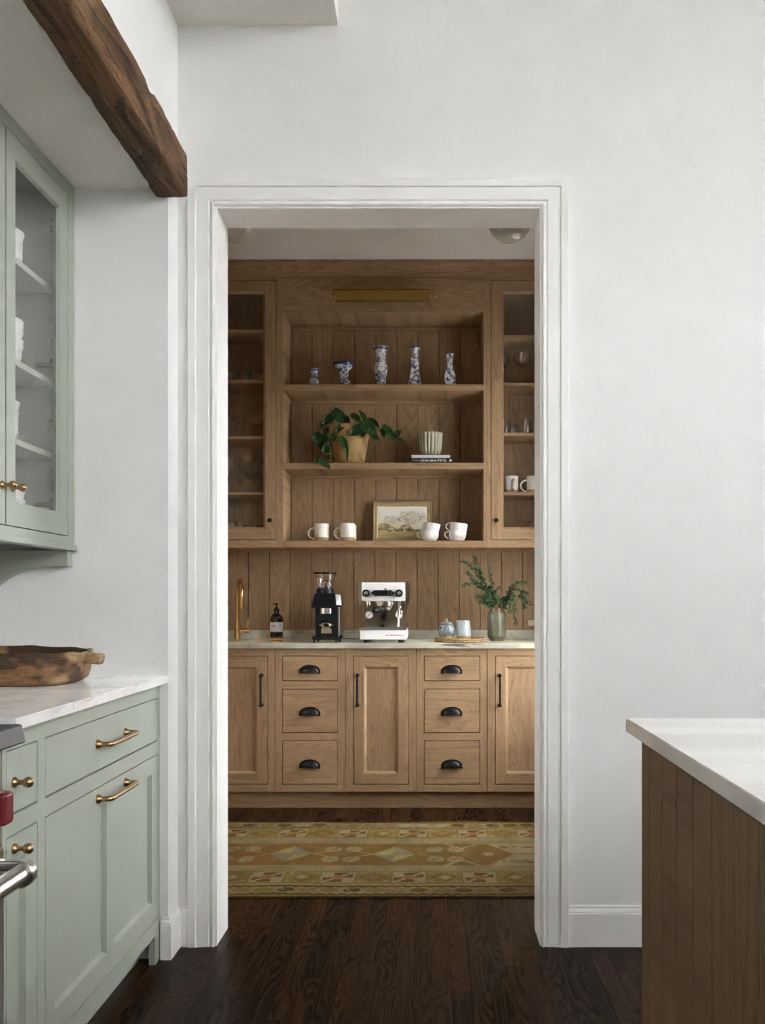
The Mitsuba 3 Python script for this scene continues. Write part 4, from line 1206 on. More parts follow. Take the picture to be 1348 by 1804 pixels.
zs = SH[0]
vase('short round blue and white candlestick at the left end of the top shelf', 553.5, 5.70, zs, [(8.3, 681), (8.3, 674), (7.3, 670), (4.3, 667), (4.3, 666), (6.2, 664.5), (6.6, 662.5), (6.0, 660.5), (5.0, 659), (5.0, 657.5), (6.2, 656), (7.9, 653), (8.0, 651), (7.4, 650)], name='candlestick', category='candlestick')
vase('wide blue and white pedestal dish on the top shelf', 605.6, 5.72, zs, [(15, 680), (14, 676), (11, 671), (6.6, 667.3), (6.2, 666), (7.8, 663.5), (8.9, 660.5), (8.4, 658.5), (6.6, 658), (7.2, 655), (9.5, 653), (9.8, 652), (14, 648), (17.4, 644), (18.2, 641.5), (17.9, 640)], name='pedestal_dish', category='dish')
vase('tall flared blue and white vase in the middle of the top shelf', 671, 5.72, zs, [(8.7, 682), (8.9, 674), (9.6, 667), (11.2, 659), (11.8, 653), (11.4, 647), (10.0, 641), (8.6, 635), (8.5, 631), (9.2, 625), (10.6, 619), (13.0, 615), (13.8, 613), (13.4, 611.8)])
vase('tall square-footed blue and white candlestick with a flaring base on the top shelf', 731.3, 5.70, zs, [(12.2, 682), (11.4, 676), (9.2, 668), (7.6, 660), (6.7, 650), (6.6, 642), (7.2, 634), (7.3, 633), (5.6, 631)], name='candlestick', category='candlestick', n=4, rot=math.pi / 4, square=True)
k4 = 'candlestick_001'
s_ = F / 5.70
m, uv = lathe([(5.0 / s_, pz(631.2, 5.70)), (5.1 / s_, pz(629.5, 5.70)), (5.9 / s_, pz(628, 5.70)), (6.1 / s_, pz(621, 5.70)), (6.7 / s_, pz(617, 5.70)), (9.2 / s_, pz(614.5, 5.70)), (9.4 / s_, pz(613, 5.70)), (9.0 / s_, pz(612, 5.70)), (6.5 / s_, pz(612.2, 5.70)), (0, pz(618, 5.70))], 32, (px(731.3, 5.70), 5.70, 0))
part(k4, 'socket', m, 'delft', True, uv)
vase('stepped square blue and white candlestick at the right end of the top shelf', 792.7, 5.70, zs, [(9.3, 683), (9.3, 663), (8.0, 658.5), (6.6, 657), (7.3, 654), (7.3, 651.3), (4.9, 650.8), (4.6, 642), (4.1, 641), (4.1, 637.5), (4.7, 636), (5.4, 630), (5.2, 629.5), (6.6, 627.5), (7.0, 626), (7.0, 624.2)], name='candlestick', category='candlestick', n=4, rot=math.pi / 4, square=True)

for key, cx_, Y, w, ya, yb in (('pedestal_dish', 605.6, 5.72, 18.4, 645, 640.3), ('vase', 671, 5.72, 13.4, 617.5, 612.2), ('candlestick_001', 731.3, 5.70, 9.3, 614.6, 612.2), ('candlestick', 553.5, 5.70, 8.1, 653.5, 651.6)):
    q = Y / F                                                    # the painted blue band under each rim
    lo = {'pedestal_dish': 17.0, 'vase': 11.6, 'candlestick_001': 9.0, 'candlestick': 7.7}[key]
    part(key, 'rim_band', lm([((lo + 0.15) * q, pz(ya, Y)), ((w + 0.1) * q, pz((ya + 2 * yb) / 3, Y)), ((w + 0.05) * q, pz(yb, Y)), ((w - 1.2) * q, pz(yb, Y))], 40, (px(cx_, Y), Y, 0)), 'cobalt', 50, label='cobalt blue rim band')

# trailing plant in a clay pot
PY = 5.755
sp = F / PY
zs = SH[1]
pot = thing('potted_plant', 'trailing green leafy plant in a tan clay pot on the middle shelf', 'potted plant')
pxc = px(616, PY)
zt = pz(752, PY)
r0, r1 = 25.5 / sp, 35.5 / sp
part(pot, 'saucer', lm([(0, zs + E), (28 / sp, zs + E), (32.5 / sp, zs + 0.011), (32.8 / sp, zs + 0.015), (31 / sp, zs + 0.015), (28 / sp, zs + 0.007), (0, zs + 0.007)], 40, (pxc, PY, 0)), 'pot_clay', 45)
part(pot, 'pot', lm([(0, zs + 0.0075), (r0, zs + 0.0075), (r0 * 1.01, zs + 0.03), (r0 * 1.06, zs + 0.036), (r1 * 0.985, zt - 0.035), (r1, zt - 0.034), (r1 * 1.02, zt), (r1 * 0.95, zt), (r1 * 0.90, zt - 0.02), (0, zt - 0.022)], 48, (pxc, PY, 0)), 'pot_clay', 40)
part(pot, 'soil', lm([(0, zt - 0.015), (r1 * 0.93, zt - 0.019), (0, zt - 0.021)], 32, (pxc, PY, 0)), 'soil', 40)


def heart_leaf(base, tip, width, nrm_tilt=0.0, droop=0.12):
    """A pothos leaf from its stalk to its tip; the blade folds a little along the midrib."""
    base, tip = np.array(base, float), np.array(tip, float)
    L = np.linalg.norm(tip - base)
    t = (tip - base) / L
    view = np.array([0.0, -1.0, 0.0]) + np.array([nrm_tilt, 0, 0.25])
    n = view - t * np.dot(view, t); n /= np.linalg.norm(n)
    s = np.cross(t, n)
    V, nu, nv = [], 10, 6
    for i in range(nu + 1):
        u = i / nu
        w = width * 0.5 * (math.sin(math.pi * min(u * 0.92 + 0.08, 1.0)) ** 0.72) * (1.22 - 0.55 * u)
        if i == nu: w = 0.0
        for j in range(nv + 1):
            v = j / nv * 2 - 1
            off = -0.10 * L if (abs(v) > 0.3 and i == 0) else 0.0
            V.append(base + t * (u * L + off * abs(v)) + s * v * w + n * (0.16 * width * abs(v) ** 1.3 - droop * L * u * u + 0.03 * width * math.sin(5 * u + 2 * v)))
    Fc = []
    for i in range(nu):
        for j in range(nv):
            p = i * (nv + 1) + j
            Fc += [(p, p + 1, p + nv + 2), (p, p + nv + 2, p + nv + 1)]
    return trimesh.Trimesh(V, Fc, process=False)


# (base x, y, tip x, y, width) in the photograph, and how far before the pot's middle the leaf hangs
LEAVES = [(588, 723, 609, 748, 21, -.05), (590, 731, 567, 750, 17, -.06), (571, 740, 563, 757, 9, -.02), (557, 762, 562, 788, 19, -.04), (581, 781, 568, 799, 16, -.05), (584, 764, 588, 778, 15, -.10),
          (600, 771, 611, 791, 14, -.13), (611, 787, 611, 810, 7, -.12), (564, 808, 582, 826, 13, -.17), (556, 806, 559, 818, 8, -.165), (606, 748, 591, 762, 12, -.11), (619, 731, 636, 741, 13, .0),
          (645, 743, 633, 721, 10, -.01), (625, 737, 637, 743, 8, -.04), (641, 752, 615, 767, 20, -.12), (638, 742, 664, 770, 23, -.12), (654, 765, 669, 777, 11, -.10), (648, 739, 668, 752, 14, -.05),
          (675, 749, 676, 770, 14, -.10), (680, 753, 694, 775, 14, -.12), (693, 772, 707, 757, 13, -.12), (698, 773, 714, 776, 6, -.13), (641, 758, 637, 771, 11, -.10), (604, 734, 616, 747, 14, .01),
          (606, 740, 598, 745, 12, .03), (566, 787, 577, 797, 12, -.02), (571, 766, 580, 790, 12, -.03), (577, 754, 571, 764, 10, -.02), (630, 735, 618, 730, 9, .02), (652, 757, 658, 772, 12, -.08),
          (570, 775, 566, 790, 14, -.01), (579, 772, 575, 784, 12, .0)]
for bx_, by_, tx_, ty_, w_, dy in LEAVES:
    Y = PY + dy
    tl_ = _rg.uniform(-0.35, 0.35)
    m = heart_leaf((px(bx_, Y), Y, pz(by_, Y)), (px(tx_, Y - 0.012), Y - 0.012, pz(ty_, Y - 0.012)), w_ * Y / F, tl_)
    part(pot, 'leaf', m, 'pothos_leaf', True)
STEMS = [[(612, 752, 0), (600, 738, -.03), (588, 724, -.05)], [(608, 752, -.02), (598, 738, -.05), (590, 731, -.06)], [(606, 753, -.05), (592, 752, -.10), (583, 762, -.11), (578, 775, -.10), (582, 790, -.12), (583, 803, -.14), (584, 812, -.155)],
         [(583, 799, -.14), (577, 800, -.15), (571, 798, -.15)], [(584, 811, -.155), (574, 811, -.17), (565, 808, -.17)], [(608, 750, -.08), (606, 760, -.12), (605, 771, -.13)], [(600, 771, -.13), (593, 777, -.13), (593, 775, -.12)],
         [(640, 748, -.05), (655, 750, -.09), (668, 753, -.10), (675, 751, -.10)], [(664, 755, -.09), (672, 762, -.10), (680, 768, -.10), (690, 770, -.12), (698, 773, -.13)], [(604, 750, -.04), (578, 745, -.06), (573, 756, -.06), (577, 770, -.07)],
         [(586, 768, -.10), (596, 770, -.12), (600, 771, -.13)], [(622, 752, .0), (634, 745, -.03), (640, 742, -.1)]]
for st in STEMS:
    pts = spline([(px(a, PY + d), PY + d, pz(b, PY + d)) for a, b, d in st], 14)
    part(pot, 'stem', tube(pts, 0.0022, 6), 'stem_green', 50)


# books with a fluted bowl on them
def book(label, x0, x1, y0, z0, z1, depth, cover, band=None):
    k = thing('book', label, 'book', 'books under the fluted bowl')
    c = 0.0022
    part(k, 'cover', cat(box(x0, x1, y0, y0 + depth, z0, z0 + c), box(x0, x1, y0, y0 + depth, z1 - c, z1), box(x0, x1, y0, y0 + c, z0, z1) if cover else box(x0, x0 + c, y0, y0 + depth, z0, z1)), 'book_cover' if cover else 'book_brown')
    part(k, 'pages', box(x0 + 0.004, x1 - 0.004, y0 + (c + 0.0002 if cover else 0.003), y0 + depth - 0.004, z0 + c, z1 - c), 'book_pages')
    return k


BY = 5.640
zb0, zb1, zb2 = SH[1] + E, pz(807.2, BY), pz(800.6, BY)
bk = book('dark hardback with white lettering on its spine, lowest of two books', px(721.2, BY), px(800.8, BY), BY, zb0, zb1, 0.20, True)


def letters(parent, text, x0, x1, y, z, height, matname, depth=0.0006, bold=False, name='lettering'):
    m = meshkit.text_mesh(text, height, depth, bold)
    v = np.array(m.vertices)
    k = (x1 - x0) / (v[:, 0].max() - v[:, 0].min())
    w = np.stack([x0 + (v[:, 0] - v[:, 0].min()) * k, y - v[:, 2], z + v[:, 1]], 1)
    m = trimesh.Trimesh(w, m.faces, process=False)
    part(parent, name, mirror_safe(m), matname)


letters(bk, 'COOK BEAUTIFUL', px(740.7, BY), px(786.5, BY), BY + 0.0001, pz(812.8, BY), 0.0105, 'paper_white', bold=True)
letters(bk, 'ATHENA CALDERONE', px(726, BY), px(738.2, BY), BY + 0.0001, pz(812.0, BY), 0.0042, 'paper_white')
part(bk, 'emblem', cat(axis_turn(lm([(0, 0), (0.0055, 0), (0.0055, 0.0006), (0, 0.0006)], 20), (0, -1, 0), (px(793, BY), BY + 0.0001, pz(811, BY))), box(px(795.2, BY), px(796, BY), BY - 0.0005, BY + 0.0001, pz(813.2, BY), pz(809, BY))), 'paper_white')
bk2 = book('slim book with brown cover and pale page edges, upper of two books', px(724, BY), px(794.5, BY), BY + 0.004, zb1 + 0.0003, zb2, 0.19, False)
fbw = thing('fluted_bowl', 'cream fluted ceramic bowl standing on two books', 'bowl')
FY = 5.745
sf = F / FY
fx = px(758.7, FY)
z0_, z1_ = zb2 + E, pz(764.5, FY)
nt, prof = 192, [(0.0, 0.002), (0.60, 0.0), (0.72, 0.03), (0.86, 0.16), (0.95, 0.36), (0.985, 0.60), (0.985, 0.85), (1.02, 0.97), (1.06, 1.0), (1.00, 0.985), (0.93, 0.85), (0.92, 0.5), (0.80, 0.15), (0.5, 0.06), (0, 0.05)]
th = np.arange(nt) * 2 * np.pi / nt
V = []
for f_, h_ in prof:
    lobe = np.abs(np.cos(9 * th)) ** 0.6
    r = 20.8 / sf * f_ * (1 - 0.15 * (1 - lobe) * (1.0 if 0.1 < f_ else 0))
    V.append(np.stack([fx + r * np.cos(th), FY + r * np.sin(th), z0_ + (z1_ - z0_) * h_ + 0.004 * np.cos(9 * th) ** 2 * (h_ > 0.95)], 1))
V = np.vstack(V)
Fc = [q for k in range(len(prof) - 1) for j in range(nt) for q in ((k * nt + j, k * nt + (j + 1) % nt, (k + 1) * nt + (j + 1) % nt), (k * nt + j, (k + 1) * nt + (j + 1) % nt, (k + 1) * nt + j))]
m = trimesh.Trimesh(V, Fc, process=True); m.merge_vertices()
put(fbw, m, 'fluted_glaze', 35)


# mugs: speckled, raw clay foot, ring handle to the left
def ring_handle(x, y, z, rx, rz, r, ang=math.pi, n=22, yaw=0.0):
    """Half-ring handle on the -x side, centred at (x, y, z)."""
    a = np.linspace(math.pi / 2 + 0.12, 3 * math.pi / 2 - 0.12, n)
    p = np.stack([rx * np.cos(a), 0 * a, rz * np.sin(a)], 1)
    m = tube(p, r, 10)
    m.apply_scale([1, 1.35, 1])
    m.apply_transform(move(x, y, z, yaw))
    return m


def mug(label, cx_, Y, z, group, handle=True, yaw=0.0):
    k = thing('mug', label, 'mug', group)
    r, h, x = 0.0425, 0.1035, px(cx_, Y)
    z += E
    part(k, 'body', lm([(r * 0.985, z + 0.021), (r, z + 0.0215), (r, z + h - 0.003), (r - 0.001, z + h), (r - 0.003, z + h), (r - 0.004, z + h - 0.004), (r - 0.005, z + 0.01), (0, z + 0.008)], 40, (x, Y, 0)), 'speckled_glaze', 45)
    part(k, 'foot', lm([(0, z), (r - 0.003, z), (r - 0.0005, z + 0.003), (r - 0.0006, z + 0.0212), (0, z + 0.0212)], 40, (x, Y, 0)), 'raw_clay', 45, label='bare clay foot')
    if handle:
        c, s = math.cos(yaw), math.sin(yaw)
        part(k, 'handle', ring_handle(x - (r - 0.004) * c, Y - (r - 0.004) * s, z + 0.047, 0.040, 0.034, 0.0052, yaw=yaw), 'speckled_glaze', 50)
    return k


gm = 'speckled mugs on the lowest open shelf'
mug('speckled cream mug with clay foot, leftmost on the lowest open shelf', 567, 5.69, SH[2], gm)
mug('speckled cream mug with clay foot, second from left on the lowest open shelf', 612.6, 5.67, SH[2], gm)
mug('speckled cream mug mostly hidden behind the second mug on the lowest open shelf', 615.5, 5.785, SH[2], gm)
gm2 = 'speckled mugs in the right glass cabinet'
mug('speckled mug behind glass beside the right cabinet stile', 900.5, 5.745, tr_[3], gm2, yaw=1.8)
mug('speckled mug behind glass at the door jamb, its handle to the left', 940.5, 5.745, tr_[3], gm2)

# picture leaning on the boards
pf = thing('framed_picture', 'small gilt framed landscape picture leaning on the lowest open shelf', 'picture frame')
PF0, lean = 5.835, 0.16
sx_ = F / PF0
wF, hF = 104 / sx_, (pz(884, PF0 + 0.03) - SH[2]) * 1.012
fr_w = 0.030
out_, mid_, inn_ = [(0, 0), (wF, 0), (wF, hF), (0, hF)], 0.010, fr_w
def lean_m(m):
    m = m.copy()
    v = np.array(m.vertices)
    c, s = math.cos(lean), math.sin(lean)
    x, y, z = v[:, 0], v[:, 1], v[:, 2]                          # x along, y out of the wall (towards -Y), z up the frame
    w = np.stack([px(657, PF0) + x, PF0 + z * s - y * c, SH[2] + E + z * c + y * s], 1)
    return mirror_safe(trimesh.Trimesh(w, m.faces, process=False))
PROF = [(0, 0), (0, 0.013), (0.003, 0.016), (0.007, 0.016), (0.0095, 0.0105), (0.0115, 0.0098), (0.0225, 0.0105), (0.0245, 0.0085), (0.030, 0.006), (0.030, 0)]
cor = [(0, 0, 1, 1), (wF, 0, -1, 1), (wF, hF, -1, -1), (0, hF, 1, -1)]
for i in range(4):
    a, b = cor[i], cor[(i + 1) % 4]
    V = [(a[0] + a[2] * o, t, a[1] + a[3] * o) for o, t in PROF] + [(b[0] + b[2] * o, t, b[1] + b[3] * o) for o, t in PROF]
    n = len(PROF)
    Fc = [q for j in range(n) for q in ((j, (j + 1) % n, n + (j + 1) % n), (j, n + (j + 1) % n, n + j))] + [(o, o + j, o + j + 1) for o in (0, n) for j in range(1, n - 1)]
    m = trimesh.Trimesh(np.array(V), Fc, process=False); trimesh.repair.fix_normals(m)
    part(pf, 'moulding', lean_m(m), 'gilt_frame')
q = np.array([(fr_w, 0.0055, fr_w), (wF - fr_w, 0.0055, fr_w), (wF - fr_w, 0.0055, hF - fr_w), (fr_w, 0.0055, hF - fr_w)])
c_, s__ = math.cos(lean), math.sin(lean)
qw = np.stack([px(657, PF0) + q[:, 0], PF0 + q[:, 2] * s__ - q[:, 1] * c_, SH[2] + E + q[:, 2] * c_ + q[:, 1] * s__], 1)
part(pf, 'print', (qw, np.array([[0, 1, 2, 3]])), 'painting', False, np.array([(0, 0), (1, 0), (1, 1), (0, 1.0)]))
part(pf, 'backing', lean_m(box(0.008, wF - 0.008, 0.0, 0.0045, 0.008, hF - 0.008)), 'book_brown')


# stacked white cups
def cup(label, cx_, Y, z, tilt=0.0):
    k = thing('cup', label, 'cup', 'white cups stacked by twos on the lowest open shelf')
    r, h = 0.0535, 0.0665
    pr = [(0, 0.003), (0.022, 0.003), (0.024, 0.0), (0.029, 0.001), (0.040, 0.008), (0.0475, 0.020), (0.0512, 0.034)]
    for i in range(6):
        zz = 0.034 + 0.0045 * i
        pr += [(0.0512 + 0.0002 * i, zz + 0.001), (0.0519 + 0.0002 * i, zz + 0.0025), (0.0512 + 0.0002 * i, zz + 0.004)]
    pr += [(r, h - 0.001), (r - 0.0012, h), (r - 0.003, h - 0.001), (0.048, 0.040), (0.043, 0.018), (0.03, 0.008), (0, 0.006)]
    body = lm(pr, 44)
    hd_ = ring_handle(-0.0495, 0, 0.040, 0.026, 0.021, 0.0036)
    M = move(px(cx_, Y), Y, z + E)
    if tilt:
        M = M @ trimesh.transformations.rotation_matrix(tilt, [0, 1, 0])
    for nm, m in (('body', body), ('handle', hd_)):
        m.apply_transform(M)
        part(k, nm, m, 'white_glaze', 50)
    return k


for cx_, lab in ((757.6, 'pair before the framed picture'), (806.3, 'pair right of the framed picture')):
    cup(f'white ribbed cup, lower of the stacked {lab}', cx_, 5.70, SH[2])
    cup(f'white ribbed cup, tilted upper of the stacked {lab}', cx_ + 0.3, 5.70, SH[2] + 0.0415, 0.135)

# =================================================================== GLASSES BEHIND THE DOORS
def glass(label, kind, cx_, Y, z, group, s=1.0):
    name = {'tumbler': 'tumbler', 'coupe': 'coupe_glass', 'wine': 'wine_glass', 'tall': 'tumbler', 'stem': 'wine_glass'}[kind]
    k = thing(name, label, 'glass', group)
    P_ = {'tumbler': [(0, 0.003), (0.040, 0.0025), (0.044, 0.006), (0.0445, 0.012), (0.040, 0.045), (0.0345, 0.074), (0.0335, 0.074), (0.0385, 0.045), (0.0428, 0.014), (0.039, 0.0085), (0, 0.0075)],
          'tall': [(0, 0.002), (0.029, 0.001), (0.033, 0.006), (0.0345, 0.05), (0.029, 0.099), (0.028, 0.099), (0.0332, 0.05), (0.0315, 0.009), (0, 0.0085)],
          'coupe': [(0, 0.0006), (0.034, 0.0008), (0.034, 0.0022), (0.010, 0.0045), (0.0042, 0.012), (0.0036, 0.07), (0.006, 0.082), (0.022, 0.090), (0.038, 0.105), (0.046, 0.126), (0.0452, 0.1262), (0.0368, 0.107), (0.020, 0.0925), (0, 0.089)],
          'wine': [(0, 0.0006), (0.037, 0.0008), (0.037, 0.0022), (0.010, 0.0045), (0.0042, 0.012), (0.0036, 0.088), (0.0055, 0.096), (0.026, 0.110), (0.051, 0.135), (0.0525, 0.143), (0.046, 0.175), (0.0315, 0.218), (0.0306, 0.218), (0.0448, 0.175), (0.0512, 0.143), (0.0495, 0.1365), (0.024, 0.1125), (0, 0.099)],
          'stem': [(0, 0.0006), (0.036, 0.0008), (0.036, 0.0022), (0.010, 0.0045), (0.0042, 0.012), (0.0036, 0.095), (0.006, 0.104), (0.030, 0.120), (0.049, 0.142), (0.050, 0.15), (0.0445, 0.175), (0.033, 0.205), (0.0321, 0.205), (0.0435, 0.175), (0.0488, 0.15), (0.028, 0.122), (0, 0.107)]}[kind]
    m = lm([(r * s, h * s) for r, h in P_], 32, (px(cx_, Y), Y, z + E))
    put(k, m, 'glassware', 40)
    return k


g1 = 'stemless tumblers on the second shelf of the left glass cabinet'
glass('clear stemless tumbler in the middle of the second shelf behind the left glass door', 'tumbler', 433, 5.76, tl[1], g1)
glass('clear stemless tumbler beside the door jamb on the second shelf behind the left glass door', 'tumbler', 404, 5.74, tl[1], g1)
glass('clear stemless tumbler beside the stile on the second shelf behind the left glass door', 'tumbler', 465, 5.77, tl[1], g1)
g2 = 'coupe glasses in the left glass cabinet'
glass('clear coupe glass in front on the third shelf behind the left glass door', 'coupe', 421.5, 5.70, tl[2], g2)
glass('clear coupe glass beside the stile on the third shelf behind the left glass door', 'coupe', 456, 5.77, tl[2], g2)
g3 = 'large wine glasses in the left glass cabinet'
glass('large clear wine glass in the middle of the fourth shelf behind the left glass door', 'wine', 434.5, 5.71, tl[3], g3)
glass('large clear wine glass standing behind another on the fourth shelf of the left cabinet', 'wine', 442, 5.83, tl[3], g3, 0.93)
glass('large clear wine glass beside the door jamb on the fourth shelf of the left cabinet', 'wine', 401, 5.72, tl[3], g3, 0.97)
glass('large clear wine glass half hidden by the stile, fourth shelf of the left cabinet', 'wine', 469, 5.75, tl[3], g3, 0.95)
g4 = 'tumblers on the floor of the left glass cabinet'
glass('clear tumbler in the middle on the floor of the left glass cabinet', 'tall', 438, 5.72, ZFL, g4)
glass('clear tumbler behind the middle one on the floor of the left glass cabinet', 'tall', 441, 5.82, ZFL, g4, 1.05)
glass('clear tumbler beside the door jamb on the floor of the left glass cabinet', 'tall', 406, 5.74, ZFL, g4, 1.2)
glass('clear tumbler beside the stile on the floor of the left glass cabinet', 'tall', 461, 5.75, ZFL, g4)
g5 = 'wine glasses in the right glass cabinet'
glass('clear wine glass in the middle of the second shelf behind the right glass door', 'stem', 921, 5.71, tr_[1], g5)
glass('clear wine glass cut by the stile on the second shelf behind the right glass door', 'stem', 884, 5.75, tr_[1], g5)
g6 = 'stemless tumblers on the third shelf of the right glass cabinet'
glass('clear stemless tumbler beside the stile on the third shelf behind the right glass door', 'tall', 890, 5.73, tr_[2], g6, 0.95)
glass('small clear tumbler second from the stile on the third shelf behind the right glass door', 'tall', 904, 5.78, tr_[2], g6, 0.78)
glass('clear stemless tumbler near the door jamb on the third shelf behind the right glass door', 'tall', 927.5, 5.73, tr_[2], g6, 0.98)
glass('clear coupe glass on the floor of the right glass cabinet', 'coupe', 922.5, 5.73, ZFL, g2, 0.98)

# =================================================================== ON THE WORKTOP
# brass tap
tp = thing('brass_tap', 'polished brass gooseneck kitchen tap at the left of the pantry worktop', 'tap')
TY = 5.775
st_ = F / TY
tx = px(418.5, TY)
zT_ = lambda y: pz(y, TY)
part(tp, 'body', lm([(0, ZTOP + E), (7.2 / st_, ZTOP + E), (7.2 / st_, ZTOP + 0.006), (5.6 / st_, ZTOP + 0.010), (5.3 / st_, ZTOP + 0.02), (5.3 / st_, zT_(1098.5)), (4.9 / st_, zT_(1098)), (0, zT_(1098))], 32, (tx, TY, 0)), 'brass_polished', 40)
rr = 3.15 / st_
R = 0.082
ztop = zT_(1020.8) - rr
pts = [(tx, TY, zT_(1099))] + [(tx, TY, zz) for zz in np.linspace(zT_(1090), ztop - R, 6)]
dirx, diry = 0.35, -0.976
for a in np.linspace(0.12, math.pi, 22):
    o = R - R * math.cos(a)
    pts.append((tx + dirx * o, TY + diry * o, ztop - R + R * math.sin(a)))
pts += [(tx + dirx * 2 * R, TY + diry * 2 * R, zz) for zz in np.linspace(ztop - R - 0.01, ztop - R - 0.035, 3)]
part(tp, 'spout', tube(pts, rr, 20), 'brass_polished', 60)
ex, ey = pts[-1][0], pts[-1][1]
part(tp, 'spray_head', lm([(0, pz(1071.5, ey)), (3.6 / F * ey, pz(1071.5, ey)), (3.75 / F * ey, pz(1070.5, ey)), (3.6 / F * ey, pz(1053, ey)), (0, pz(1053, ey))], 28, (ex, ey, 0)), 'brass_polished', 40)
hy = TY - 0.02
hz_ = pz(1111.3, TY)
lv = part(tp, 'lever', cat(axis_turn(lm([(0, 0), (3.0 / st_, 0), (3.0 / st_, 0.052), (3.4 / st_, 0.053), (3.4 / st_, 0.066), (2.6 / st_, 0.068), (0, 0.068)], 24), (1, 0, 0), (tx + 0.004, TY, hz_)),
                          tube([(px(437, TY), TY, hz_), (px(437, TY), TY, pz(1101, TY)), (px(437.4, TY), TY, pz(1089, TY))], [0.0052, 0.0058, 0.0038], 14)), 'brass_polished', 50)
bt = thing('brass_button', 'small round brass push button on the worktop beside the tap', 'button')
put(bt, lm([(0, ZTOP + E), (0.021, ZTOP + E), (0.021, ZTOP + 0.004), (0.012, ZTOP + 0.0055), (0.0095, ZTOP + 0.008), (0.0095, ZTOP + 0.015), (0.007, ZTOP + 0.0172), (0, ZTOP + 0.0172)], 28, (px(456, 5.77), 5.77, 0)), 'brass_polished', 40)

# soap bottle on a brass dish
SY = 5.64
ss = F / SY
sxx = px(487.3, SY)
dsh = thing('brass_dish', 'low round brass dish under the soap bottle', 'dish')
zd = ZTOP + 0.0205
put(dsh, lm([(0, ZTOP + E), (0.036, ZTOP + E), (0.037, ZTOP + 0.003), (0.030, ZTOP + 0.006), (0.030, ZTOP + 0.011), (0.040, ZTOP + 0.016), (0.062, ZTOP + 0.0185), (0.0625, ZTOP + 0.021), (0.055, zd - 0.001), (0, zd - 0.001)], 40, (sxx, SY, 0)), 'brass_polished', 40)
sb = thing('soap_bottle', 'dark glass soap bottle with black pump and white label on a brass dish', 'soap bottle')
rS = 10.9 / ss
part(sb, 'bottle', lm([(0, zd), (rS - 0.003, zd), (rS, zd + 0.003), (rS, pz(1091, SY)), (rS * 0.95, pz(1087, SY)), (rS * 0.70, pz(1083.5, SY)), (rS * 0.44, pz(1081.5, SY)), (rS * 0.38, pz(1079, SY)), (rS * 0.38, pz(1076, SY)), (0, pz(1076, SY))], 40, (sxx, SY, 0)), 'soap_glass', 40)
part(sb, 'label_band', lm([(rS + 0.0003, pz(1113, SY)), (rS + 0.0007, pz(1113, SY)), (rS + 0.0007, pz(1096, SY)), (rS + 0.0003, pz(1096, SY))], 48, (sxx, SY, 0)), 'paper_white', 40, label='white paper label')
part(sb, 'pump', cat(lm([(0, pz(1077, SY)), (4.2 / ss, pz(1077, SY)), (4.2 / ss, pz(1076, SY)), (5.0 / ss, pz(1075.5, SY)), (5.0 / ss, pz(1073, SY)), (3.2 / ss, pz(1072, SY)), (2.6 / ss, pz(1069.8, SY)), (1.2 / ss, pz(1069, SY)), (1.2 / ss, pz(1065, SY)), (2.5 / ss, pz(1064.5, SY)), (2.5 / ss, pz(1063, SY)), (0, pz(1063, SY))], 24, (sxx, SY, 0)),
                     tube([(sxx, SY, pz(1064, SY)), (px(483.5, SY), SY, pz(1064.2, SY)), (px(482.2, SY), SY, pz(1065.4, SY))], 0.0035, 10)), 'black_plastic', 40)


def printed_line(parent, ang0, ang1, z, h, r, cx, cy):
    # a line of print too small to read in the photograph
    a = np.linspace(ang0, ang1, 8)
    V = [(cx + q * math.sin(t), cy - q * math.cos(t), z + k) for t in a for q in (r, r + 0.0003) for k in (0, h)]
    Fc = []
    for i in range(7):
        b, c = 4 * i, 4 * i + 4
        Fc += [(b + 2, b + 3, c + 3), (b + 2, c + 3, c + 2), (b + 1, c + 1, c + 3), (b + 1, c + 3, b + 3), (b, c + 2, c), (b, b + 2, c + 2)]
    part(parent, 'print', trimesh.Trimesh(V, Fc, process=False), 'text_black')


for a0_, a1_, y, h in ((-0.80, -0.52, 1102.6, 0.0042), (-0.46, -0.30, 1102.6, 0.0042), (-0.24, 0.02, 1103.4, 0.0030), (-0.80, -0.45, 1105.0, 0.0016), (-0.40, -0.22, 1105.0, 0.0016), (-0.80, -0.60, 1109.2, 0.0012), (-0.55, -0.40, 1109.2, 0.0012),
                       (0.62, 0.88, 1099.5, 0.0028), (0.62, 0.90, 1101.4, 0.0014), (0.62, 0.86, 1103.0, 0.0014), (0.62, 0.90, 1106.0, 0.0014)):
    printed_line(sb, a0_, a1_, pz(y, SY), h, rS + 0.0007, sxx, SY)

# coffee grinder
gr = thing('coffee_grinder', 'black coffee grinder with a clear bean hopper on the worktop', 'coffee grinder')
GY = 5.345
gX, gZ = (lambda x_, Y=GY: px(x_, Y)), (lambda y_, Y=GY: pz(y_, Y))
GD = GY + 0.215
part(gr, 'base', rounded(gX(549.5), gX(597), GY, GD + 0.01, gZ(1127.2), gZ(1121.5), 0.006), 'matte_black', 40)
for fx_ in (553.5, 592.5):
    for fy in (GY + 0.014, GD - 0.02):
        part(gr, 'foot', lm([(0, ZTOP + E), (0.008, ZTOP + E), (0.0065, ZTOP + 0.004), (0.0065, gZ(1126.5)), (0, gZ(1126.5))], 16, (gX(fx_), fy, 0)), 'rubber', 40)
part(gr, 'body', box(gX(555.3), gX(595.6), GY + 0.012, GD, gZ(1122.5), gZ(1068), 0.002), 'matte_black')
part(gr, 'side_plate', box(gX(595.7), gX(597.2), GY + 0.02, GD - 0.006, gZ(1121), gZ(1069), 0.0008), 'steel_brushed', label='brushed steel side plate')
